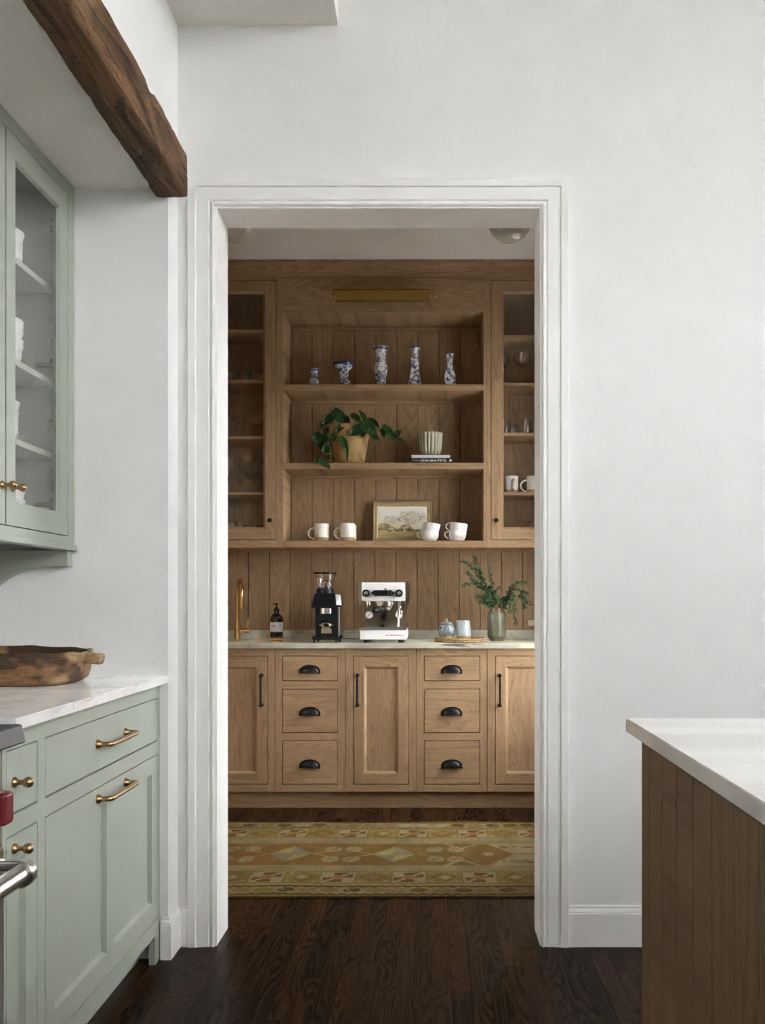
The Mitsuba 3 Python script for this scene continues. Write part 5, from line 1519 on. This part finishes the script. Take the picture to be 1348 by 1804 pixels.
hd_pts = [(gX(549), GY - 0.005, gZ(1071.5)), (gX(592.3), GY - 0.005, gZ(1071.5)), (gX(549.3), GY - 0.006, gZ(1066.5)), (gX(592), GY - 0.006, gZ(1066.5)), (gX(553), GY + 0.035, gZ(1045.3)), (gX(589), GY + 0.035, gZ(1045.3)),
          (gX(549), GD, gZ(1071.5)), (gX(592.3), GD, gZ(1071.5)), (gX(553), GD, gZ(1045.3)), (gX(589), GD, gZ(1045.3))]
hd = part(gr, 'head', hull(hd_pts), 'matte_black')
part(gr, 'head_cheek', hull([(gX(592.6), GY + 0.002, gZ(1066)), (gX(589.4), GY + 0.036, gZ(1046)), (gX(601.2), GY + 0.03, gZ(1066)), (gX(598.5), GY + 0.05, gZ(1048)), (gX(592.6), GD - 0.02, gZ(1066)), (gX(589.4), GD - 0.02, gZ(1046)), (gX(600.5), GD - 0.02, gZ(1065)), (gX(598.5), GD - 0.02, gZ(1048))]), 'steel_brushed', label='grey metal cheek')
for bx_ in (559.5, 570.3, 581.2):
    part(gr, 'push_button', axis_turn(rounded(-0.0065, 0.0065, -0.0065, 0.0065, -0.002, 0.003, 0.0015), (0, -0.88, 0.45), (gX(bx_), GY + 0.0045, gZ(1060.5))), 'black_plastic', 40)
part(gr, 'metal_ring', lm([(0, gZ(1081.5)), (0.0485, gZ(1081.5)), (0.0495, gZ(1081)), (0.0495, gZ(1071)), (0, gZ(1071))], 48, (gX(573.5), GY + 0.052, 0)), 'steel_brushed', 40)
part(gr, 'collar', lm([(0, gZ(1046)), (0.0485, gZ(1046)), (0.0485, gZ(1038)), (0.046, gZ(1036.8)), (0, gZ(1036.8))], 40, (gX(573.2, GY + 0.09), GY + 0.09, 0)), 'black_plastic', 40)
HY = GY + 0.09
hZ = lambda y_: pz(y_, HY)
part(gr, 'hopper', lm([(0.0445, hZ(1037)), (0.0455, hZ(1033)), (0.0555, hZ(1011)), (0.054, hZ(1011)), (0.044, hZ(1033)), (0.043, hZ(1037))], 40, (px(573.2, HY), HY, 0)), 'glassware', 40)
part(gr, 'lid', lm([(0, hZ(1011)), (0.0635, hZ(1011)), (0.0655, hZ(1010)), (0.0640, hZ(1008.5)), (0, hZ(1008.2))], 40, (px(573.2, HY), HY, 0)), 'black_plastic', 40)
hc = px(573.2, HY)
part(gr, 'burr_guard', cat(tube([(hc + 0.024 * math.cos(t), HY - 0.01, hZ(1035) + 0.040 * math.sin(t)) for t in np.linspace(0.1, math.pi - 0.1, 16)], 0.0028, 8), lm([(0, hZ(1036.5)), (0.040, hZ(1036.5)), (0.040, hZ(1034.3)), (0, hZ(1034))], 32, (hc, HY, 0)), tube([(hc + 0.002, HY - 0.01, hZ(1036)), (hc + 0.002, HY - 0.01, hZ(1027))], 0.002, 8)), 'black_metal', 40)
part(gr, 'bean_tray', cat(tube([(hc - 0.040, HY - 0.008, hZ(1033)), (hc - 0.028, HY - 0.02, hZ(1028)), (hc - 0.020, HY - 0.02, hZ(1025.5))], 0.0035, 8), tube([(hc + 0.034, HY - 0.008, hZ(1033)), (hc + 0.026, HY - 0.02, hZ(1028)), (hc + 0.020, HY - 0.02, hZ(1025))], 0.0025, 8)), 'chrome', 40)
FK = GY + 0.010
fz = lambda y_: pz(y_, FK)
part(gr, 'portafilter_fork', cat(box(px(566, FK), px(583.5, FK), FK - 0.004, FK, fz(1116), fz(1107), 0.001), hull([(px(567.5, FK), FK - 0.004, fz(1107)), (px(582, FK), FK - 0.004, fz(1107)), (px(566, FK), FK - 0.03, fz(1098)), (px(572, FK), FK - 0.03, fz(1098)), (px(567.5, FK), FK, fz(1107)), (px(572, FK), FK, fz(1098)), (px(571, FK), FK, fz(1107))]), hull([(px(577, FK), FK - 0.004, fz(1107)), (px(582, FK), FK - 0.004, fz(1107)), (px(577.5, FK), FK - 0.03, fz(1098)), (px(583.5, FK), FK - 0.03, fz(1098)), (px(582, FK), FK, fz(1107)), (px(577.5, FK), FK, fz(1098)), (px(583, FK), FK, fz(1099))]),
                                 box(px(571, FK), px(578, FK), FK - 0.034, FK, fz(1098), fz(1096.8), 0.0005), tube([(px(563.5, FK), FK - 0.02, fz(1101)), (px(568, FK), FK - 0.016, fz(1102))], 0.004, 8), tube([(px(581, FK), FK - 0.016, fz(1102)), (px(586, FK), FK - 0.02, fz(1101))], 0.004, 8)), 'cream_metal', 0)
part(gr, 'chute', hull([(px(570.5, FK), FK + 0.005, fz(1092)), (px(580, FK), FK + 0.005, fz(1092)), (px(571, FK), FK - 0.03, fz(1094)), (px(579.5, FK), FK - 0.03, fz(1094)), (px(573, FK), FK - 0.024, fz(1104)), (px(578, FK), FK - 0.024, fz(1104)), (px(573, FK), FK + 0.005, fz(1104)), (px(578, FK), FK + 0.005, fz(1104))]), 'black_plastic')

# espresso machine
em = thing('espresso_machine', 'white espresso machine with chrome fittings and black controls on the worktop', 'espresso machine')
EY = 5.335
eX, eZ = (lambda x_, Y=EY: px(x_, Y)), (lambda y_, Y=EY: pz(y_, Y))
EB = 5.72
part(em, 'base', box(eX(633.9), eX(716.2), EY, EB, eZ(1127), eZ(1110), 0.0025), 'white_enamel')
part(em, 'drip_tray', cat(box(eX(632.7), eX(716.7), EY - 0.003, EB - 0.12, eZ(1109.9), eZ(1106.9), 0.0012), *[box(eX(640), eX(712), EY + 0.02 + 0.016 * i, EY + 0.026 + 0.016 * i, eZ(1106.9), eZ(1105.6)) for i in range(8)]), 'steel_brushed')
for fx_ in (645.5, 707):
    for fy in (EY + 0.03, EB - 0.04):
        part(em, 'foot', lm([(0, ZTOP + E), (0.014, ZTOP + E), (0.0165, ZTOP + 0.006), (0.017, eZ(1126.5)), (0, eZ(1126.5))], 20, (eX(fx_), fy, 0)), 'rubber', 40)
MY = 5.50                                                                        # mirror back plate
mX, mZ = (lambda x_: px(x_, MY)), (lambda y_: pz(y_, MY))
part(em, 'back_plate', hull([(mX(x_), MY + dy, mZ(y_)) for x_, y_, dy in ((638, 1057, -0.035), (714.5, 1057, -0.035), (643.5, 1106, 0.035), (711, 1106, 0.035))] + [(mX(x_), EB - 0.01, mZ(y_)) for x_, y_ in ((638, 1057), (714.5, 1057), (643.5, 1106), (711, 1106))]), 'mirror_steel')
AY = 5.375                                                                       # white control panel
aX, aZ = (lambda x_: px(x_, AY)), (lambda y_: pz(y_, AY))
part(em, 'control_panel', box(aX(637.2), aX(713.6), AY, AY + 0.10, aZ(1059), aZ(1028), 0.002), 'white_enamel')
part(em, 'top_cover', box(aX(637.5), aX(716), AY + 0.015, EB, aZ(1059), aZ(1025.8), 0.002), 'white_enamel')
for (x0, x1, x2, x3, nm, mt) in ((632.0, 637.0, 637.2, 643.0, 'side_plate', 'cream_metal'), (714.8, 722.0, 712.5, 717.0, 'side_plate', 'chrome')):  # left plate has the reflected oak put into its cream colour
    top_ = hull([(aX(x0), AY + dy, aZ(y)) for y in (1024.6, 1064.8) for dy in (0.006, 0.33)] + [(aX(x1), AY + dy, aZ(y)) for y in (1024.6, 1064.8) for dy in (0.006, 0.33)])
    low = hull([(aX(x_), AY + dy, aZ(1064.8)) for x_ in ((x1 - 1.0, x1 + 0.2) if x0 < 700 else (x0, x0 + 3.0)) for dy in (0.10, 0.33)] + [(aX(x_), AY + dy, aZ(1107)) for x_ in ((x3 - 1.0, x3) if x0 < 700 else (x2 - 2, x2 - 0.5)) for dy in (0.10, 0.33)])
    sp_ = part(em, nm, cat(top_, low), mt)
    for yb_ in (1028.5, 1061.5):
        part(sp_, 'bolt', axis_turn(lm([(0, 0), (0.0042, 0), (0.0042, 0.003), (0.003, 0.0045), (0, 0.0045)], 12), (0, -1, 0), (aX((x0 + x1) / 2), AY + 0.006, aZ(yb_))), 'chrome', 40)
for kx_ in (645.2, 703.3):
    kb = part(em, 'dial_knob', axis_turn(lm([(0, 0), (0.0195, 0), (0.0205, 0.003), (0.0205, 0.016), (0.017, 0.020), (0.0125, 0.0205), (0.0125, 0.018), (0, 0.018)], 36), (0, -1, 0), (aX(kx_), AY, aZ(1045))), 'black_plastic', 40)
    part(kb, 'cap', axis_turn(lm([(0, 0), (0.0115, 0), (0.0115, 0.0026), (0.007, 0.004), (0, 0.004)], 28), (0, -1, 0), (aX(kx_), AY - 0.018, aZ(1045))), 'steel_brushed', 40)
pd = part(em, 'paddle', cat(rounded(aX(659), aX(691), AY - 0.030, AY + 0.002, aZ(1049.8), aZ(1040), 0.004), rounded(aX(655), aX(695), AY - 0.018, AY - 0.004, aZ(1047.3), aZ(1042.3), 0.004)), 'black_plastic', 40)
part(pd, 'lever', cat(tube([(aX(678), AY - 0.022, aZ(1042)), (aX(679), AY - 0.03, aZ(1037.5)), (aX(682.5), AY - 0.03, aZ(1039))], 0.005, 10), box(aX(684), aX(686), AY - 0.031, AY - 0.028, aZ(1049), aZ(1041))), 'chrome', 40)
gy_ = AY + 0.065
part(em, 'group_head', lm([(0, aZ(1068)), (0.044, aZ(1068)), (0.046, aZ(1066.5)), (0.046, aZ(1064.5)), (0.052, aZ(1064)), (0.053, aZ(1060)), (0.048, aZ(1058.5)), (0, aZ(1058.5))], 36, (px(678, gy_), gy_, 0)), 'chrome', 40)
pfl = part(em, 'portafilter', lm([(0, pz(1075, gy_)), (0.020, pz(1075, gy_)), (0.030, pz(1072, gy_)), (0.034, pz(1068.5, gy_)), (0.036, pz(1066, gy_)), (0, pz(1066, gy_))], 32, (px(680, gy_), gy_, 0)), 'chrome', 40)
hp = np.array([px(680, gy_), gy_, pz(1071, gy_)]); he = np.array([px(657.5, gy_ - 0.13), gy_ - 0.13, pz(1076, gy_ - 0.13)])
tt = np.linspace(0, 1, 12)
part(pfl, 'handle', tube([hp + (he - hp) * (0.22 + 0.78 * t) for t in tt], [0.008, 0.011, 0.0145, 0.0155, 0.0155, 0.016, 0.0165, 0.0175, 0.018, 0.0175, 0.0145, 0.004], 18), 'black_plastic', 60)
part(pfl, 'spout', cat(tube(spline([(px(677, gy_), gy_, pz(1075, gy_)), (px(673, gy_), gy_, pz(1076.5, gy_)), (px(669.5, gy_), gy_, pz(1081.5, gy_))], 10), 0.0065, 10), tube(spline([(px(677, gy_), gy_, pz(1075, gy_)), (px(680.5, gy_), gy_, pz(1076.5, gy_)), (px(683, gy_), gy_, pz(1081.5, gy_))], 10), 0.0065, 10)), 'black_metal', 50)
part(em, 'water_spout', cat(lm([(0, aZ(1067)), (0.011, aZ(1067)), (0.0125, aZ(1065)), (0.0125, aZ(1058.5)), (0, aZ(1058.5))], 24, (px(649.2, gy_), gy_, 0)), tube([(px(648, gy_), gy_, aZ(1066)), (px(646.5, gy_), gy_ - 0.01, aZ(1071.5))], 0.003, 8)), 'chrome', 40)
for gx_ in (651, 703.3):
    ga = part(em, 'gauge', axis_turn(lm([(0, 0), (0.0215, 0), (0.0215, 0.013), (0.0195, 0.0150), (0.0182, 0.0135), (0, 0.0135)], 36), (0, -1, 0), (mX(gx_), MY - 0.004, mZ(1083.4))), 'chrome', 40)
    part(ga, 'dial', axis_turn(lm([(0, 0), (0.0178, 0), (0.0178, 0.0006), (0, 0.0006)], 32), (0, -1, 0), (mX(gx_), MY - 0.0176, mZ(1083.4))), 'paper_white', 40)
    yn = MY - 0.0185
    part(ga, 'needle', hull([(mX(gx_) + a * 0.013 - b * 0.0012, yn + c, mZ(1083.4) + a * 0.0095 + b * 0.0016) for a in (-1, 1) for b in (-1, 1) for c in (0, 0.0004)]), 'text_red')
wy = AY + 0.055
part(em, 'steam_wand', cat(tube(spline([(px(703.5, wy), wy, pz(1058, wy)), (px(704.2, wy), wy - 0.012, pz(1069, wy)), (px(703, wy), wy - 0.03, pz(1082, wy)), (px(702.2, wy), wy - 0.042, pz(1104, wy))], 20), 0.0068, 14), lm([(0, pz(1070.5, wy)), (0.011, pz(1070.5, wy)), (0.011, pz(1068, wy)), (0, pz(1068, wy))], 20, (px(704.4, wy), wy - 0.012, 0))), 'chrome', 50)
part(em, 'drain_cup', box(eX(668.5), eX(676.8), EY + 0.10, EY + 0.13, eZ(1106.5), eZ(1101.2), 0.002), 'black_plastic')
letters(em, 'la marzocco', eX(680), eX(711.2), EY + 0.0001, eZ(1120), 0.0088, 'text_red', 0.0008, True)

# woven tray with sugar jar and jug
WY = 5.505
wt = thing('woven_tray', 'round woven seagrass tray on the worktop', 'tray')
R0 = 45.5 / (F / WY)
wxc = px(811, WY)
def coil(r, z, a, n, twist):
    t = np.arange(n) * 2 * np.pi / n
    rr = a * (1 + 0.16 * np.sin(t * twist))
    V = []
    for j in range(8):
        w = 2 * np.pi * j / 8
        V.append(np.stack([wxc + (r + rr * np.cos(w)) * np.cos(t), WY + (r + rr * np.cos(w)) * np.sin(t), z + rr * np.sin(w)], 1))
    V = np.stack(V, 1).reshape(-1, 3)
    Fc = [q for i in range(n) for j in range(8) for q in ((i * 8 + j, i * 8 + (j + 1) % 8, ((i + 1) % n) * 8 + (j + 1) % 8), (i * 8 + j, ((i + 1) % n) * 8 + (j + 1) % 8, ((i + 1) % n) * 8 + j))]
    m = trimesh.Trimesh(V, Fc, process=False)
    return mirror_safe(m)
part(wt, 'rim_coil', coil(R0 - 0.0055, ZTOP + 0.0066, 0.0053, 240, 34), 'seagrass', 50)
part(wt, 'rim_coil', coil(R0 - 0.006, ZTOP + 0.0175, 0.0053, 240, 34), 'seagrass', 50)
part(wt, 'base_coils', cat([coil(r, ZTOP + 0.0066, 0.0055, 120, 20) for r in np.arange(0.008, R0 - 0.012, 0.0105)]), 'seagrass', 50, kind='stuff')

ztr = ZTOP + 0.0122
JY = 5.49
sj = F / JY
jx = px(787, JY)
jr = thing('sugar_jar', 'round blue dotted lidded sugar jar with a wooden spoon on the woven tray', 'jar')
zj = lambda y: pz(y, JY)
m, uv = lathe([(8.5 / sj, zj(1122.6)), (12.5 / sj, zj(1120.5)), (14.5 / sj, zj(1115)), (14.9 / sj, zj(1110)), (13.8 / sj, zj(1105)), (11.2 / sj, zj(1101)), (10.2 / sj, zj(1100)), (0, zj(1100))], 44, (jx, JY, 0))
part(jr, 'body', m, 'blue_dotted_glaze', True, uv)
part(jr, 'foot', lm([(0, ztr + E), (9.4 / sj, ztr + E), (10.6 / sj, ztr + 0.003), (12.7 / sj, zj(1120.3)), (0, zj(1120.3))], 40, (jx, JY, 0)), 'raw_clay', 40)
m, uv = lathe([(0, zj(1099.9)), (10.8 / sj, zj(1099.9)), (10.9 / sj, zj(1099)), (8.6 / sj, zj(1096.3)), (4.5 / sj, zj(1094.6)), (0, zj(1094.4))], 40, (jx, JY, 0))
ld = part(jr, 'lid', m, 'blue_dotted_glaze', True, uv)
part(ld, 'knob', lm([(0, zj(1094.8)), (1.5 / sj, zj(1094.8)), (1.3 / sj, zj(1093)), (1.9 / sj, zj(1091)), (1.5 / sj, zj(1090)), (0, zj(1089.9))], 20, (jx, JY, 0)), 'raw_clay', 40)
spn = thing('wooden_spoon', 'small wooden spoon handle sticking out of the sugar jar', 'spoon')
put(spn, tube([(px(795.3, JY), JY - 0.004, zj(1100.3)), (px(797, JY), JY - 0.006, zj(1098.4)), (px(799.8, JY), JY - 0.008, zj(1095))], [0.0028, 0.0035, 0.0042], 10), 'bowl_wood', 50)
jg = thing('milk_jug', 'pale blue patterned ceramic jug with a clay foot on the woven tray', 'jug')
jx2 = px(816.5, JY)
prj = [(13.0 / sj, zj(1120.6)), (13.5 / sj, zj(1119.5)), (13.2 / sj, zj(1117)), (11.4 / sj, zj(1094)), (11.3 / sj, zj(1093)), (10.5 / sj, zj(1093)), (10.5 / sj, zj(1096)), (12.0 / sj, zj(1116)), (0, zj(1118))]
m, uv = lathe(prj, 48, (jx2, JY, 0))
v = np.array(m.vertices)
top = (v[:, 2] > zj(1099)); lip = top & (v[:, 0] < jx2 - 0.022)
v[lip, 0] -= 0.004 * (v[lip, 2] - zj(1099)) / (zj(1093) - zj(1099)) * 1.6
part(jg, 'body', trimesh.Trimesh(v, m.faces, process=False), 'blue_fine_glaze', True, uv)
part(jg, 'foot', lm([(0, ztr + E), (9.6 / sj, ztr + E), (10.3 / sj, ztr + 0.002), (13.0 / sj, zj(1120.4)), (0, zj(1120.4))], 40, (jx2, JY, 0)), 'raw_clay', 40)

# stoneware vase with eucalyptus
VY = 5.63
sv = F / VY
vx = px(875.3, VY)
zv = lambda y: pz(y, VY)
vs_ = thing('stoneware_vase', 'olive grey speckled stoneware vase holding green branches on the worktop', 'vase')
part(vs_, 'body', lm([(0, ZTOP + E), (11.5 / sv, ZTOP + E), (12 / sv, zv(1127)), (16.2 / sv, zv(1122)), (16.6 / sv, zv(1120)), (16.5 / sv, zv(1084)), (15.8 / sv, zv(1080.5)), (13.0 / sv, zv(1077)), (12.2 / sv, zv(1075.3)), (12.1 / sv, zv(1072.5)), (11.6 / sv, zv(1071.3)), (10.2 / sv, zv(1071.3)), (9.8 / sv, zv(1075)), (9.8 / sv, zv(1085)), (0, zv(1086))], 48, (vx, VY, 0)), 'vase_glaze', 40)
part(vs_, 'rim_band', lm([(12.6 / sv, zv(1076.6)), (12.5 / sv, zv(1075.4)), (12.35 / sv, zv(1072.6)), (11.9 / sv, zv(1071.1)), (10.0 / sv, zv(1071.1)), (9.7 / sv, zv(1074.8))], 48, (vx, VY, 0)), 'rim_brown', 40)
eu = thing('eucalyptus_branches', 'green eucalyptus branches standing in the stoneware vase', 'branches')
rng = np.random.default_rng(21)
BR = [[(874, 1076, 0), (866, 1050, 0), (855, 1030, -.02), (843, 1013, -.03), (829, 996, -.04), (812, 988, -.04)], [(876, 1076, 0), (872, 1055, -.03), (868, 1040, -.05), (864, 1017, -.06), (861, 995, -.06)], [(870, 1076, 0), (858, 1058, -.04), (848, 1050, -.05), (838, 1051, -.06)],
      [(872, 1076, 0), (856, 1040, -.05), (840, 1027, -.06), (814, 1032, -.06)], [(855, 1030, -.02), (846, 1012, -.02), (838, 992, -.02), (835, 982, -.02)], [(879, 1076, 0), (888, 1058, -.02), (898, 1040, -.04), (912, 1028, -.05), (927, 1027, -.05)],
      [(892, 1050, -.03), (903, 1045, -.05), (906, 1062, -.06), (907, 1082, -.07), (907, 1102, -.07)], [(898, 1040, -.04), (914, 1040, -.05), (924, 1044, -.06), (930, 1046, -.06)], [(905, 1048, -.04), (918, 1052, -.05), (926, 1058, -.05), (938, 1066, -.05)], [(872, 1074, .01), (864, 1062, .01), (858, 1052, .02), (860, 1040, .03)],
      [(862, 1045, -.03), (846, 1034, -.04), (832, 1020, -.05), (823, 1007, -.05)], [(896, 1046, -.03), (899, 1060, -.06), (898, 1080, -.06)], [(874, 1074, -.02), (869, 1062, -.05), (872, 1048, -.06), (877, 1035, -.06)], [(915, 1038, -.05), (922, 1060, -.05), (924, 1072, -.05)], [(878, 1074, 0), (884, 1062, .03), (893, 1052, .04), (906, 1036, .05)],
      [(872, 1074, -.02), (866, 1064, -.06), (862, 1056, -.08), (865, 1046, -.09)], [(876, 1074, -.02), (880, 1064, -.07), (878, 1054, -.09), (871, 1046, -.09)], [(872, 1074, 0), (862, 1066, -.05), (853, 1062, -.06), (846, 1060, -.06)], [(882, 1074, 0), (890, 1066, -.03), (893, 1056, -.05), (900, 1052, -.06)]]
leafs = []
for br_ in BR:
    pts = spline([(px(a, VY + d), VY + d, pz(b, VY + d)) for a, b, d in br_], 24)
    part(eu, 'stem', tube(pts, np.linspace(0.0022, 0.0011, len(pts)), 5), 'stem_brown', 60)
    Ls = np.linalg.norm(np.diff(pts, axis=0), axis=1).sum()
    nl = int(Ls / 0.0052)
    for i in range(nl):
        u = (i + 0.5 + rng.uniform(-.3, .3)) / nl
        if u < 0.16: continue
        j = min(int(u * 23), 22)
        p0 = pts[j] + (pts[j + 1] - pts[j]) * (u * 23 - j)
        t = pts[j + 1] - pts[j]; t /= np.linalg.norm(t)
        for sgn in (-1, 1):
            a_ = rng.normal(size=3); sd = np.cross(t, a_); sd /= np.linalg.norm(sd)
            d_ = sd * 0.85 + t * 0.5; d_ /= np.linalg.norm(d_)
            Lf, wf = rng.uniform(0.013, 0.024) * (1.12 - 0.45 * u), 0.0
            wf = Lf * rng.uniform(0.50, 0.72)
            nn = np.cross(d_, rng.normal(size=3)); nn /= np.linalg.norm(nn)
            sv_ = np.cross(d_, nn)
            st0 = p0 + d_ * 0.003
            V = [p0, st0 + d_ * Lf * 0.3 + sv_ * wf * 0.48, st0 + d_ * Lf * 0.65 + sv_ * wf * 0.5, st0 + d_ * Lf, st0 + d_ * Lf * 0.65 - sv_ * wf * 0.5, st0 + d_ * Lf * 0.3 - sv_ * wf * 0.48, st0 + d_ * Lf * 0.5 + nn * wf * 0.18]
            leafs.append(trimesh.Trimesh(V, [(0, 1, 6), (1, 2, 6), (2, 3, 6), (3, 4, 6), (4, 5, 6), (5, 0, 6)], process=False))
part(eu, 'foliage', cat(leafs), 'eucalyptus_leaf', False, kind='stuff')

# socket in its oak plate
ot = thing('wall_outlet', 'cream wall socket on an oak plate at the right end of the upstand', 'outlet')
OY = YS - 0.006
oX, oZ = (lambda x_: px(x_, OY)), (lambda y_: pz(y_, OY))
wood(ot, 'plate', box(oX(923.3), oX(923.3) + 0.118, OY, YS - 0.0003, oZ(1107.2), oZ(1086.8), 0.0012), 0)
rc = part(ot, 'receptacle', rounded(oX(930.8), oX(930.8) + 0.066, OY - 0.003, OY + 0.002, oZ(1102.2), oZ(1092.8), 0.0014), 'outlet_white', 30)
for k_ in range(2):
    cx0 = oX(933.2) + 0.030 * k_
    part(rc, 'slot', cat(box(cx0 - 0.0035, cx0 + 0.0035, OY - 0.0034, OY - 0.0028, oZ(1095.6), oZ(1095.0)), box(cx0 - 0.0035, cx0 + 0.0035, OY - 0.0034, OY - 0.0028, oZ(1099.8), oZ(1099.2)), box(cx0 + 0.009, cx0 + 0.012, OY - 0.0034, OY - 0.0028, oZ(1098.4), oZ(1096.6))), 'text_black')
part(ot, 'screw', axis_turn(lm([(0, 0), (0.003, 0), (0.0025, 0.001), (0, 0.001)], 12), (0, -1, 0), (oX(926.6), OY, oZ(1097.4))), 'black_metal', 40)
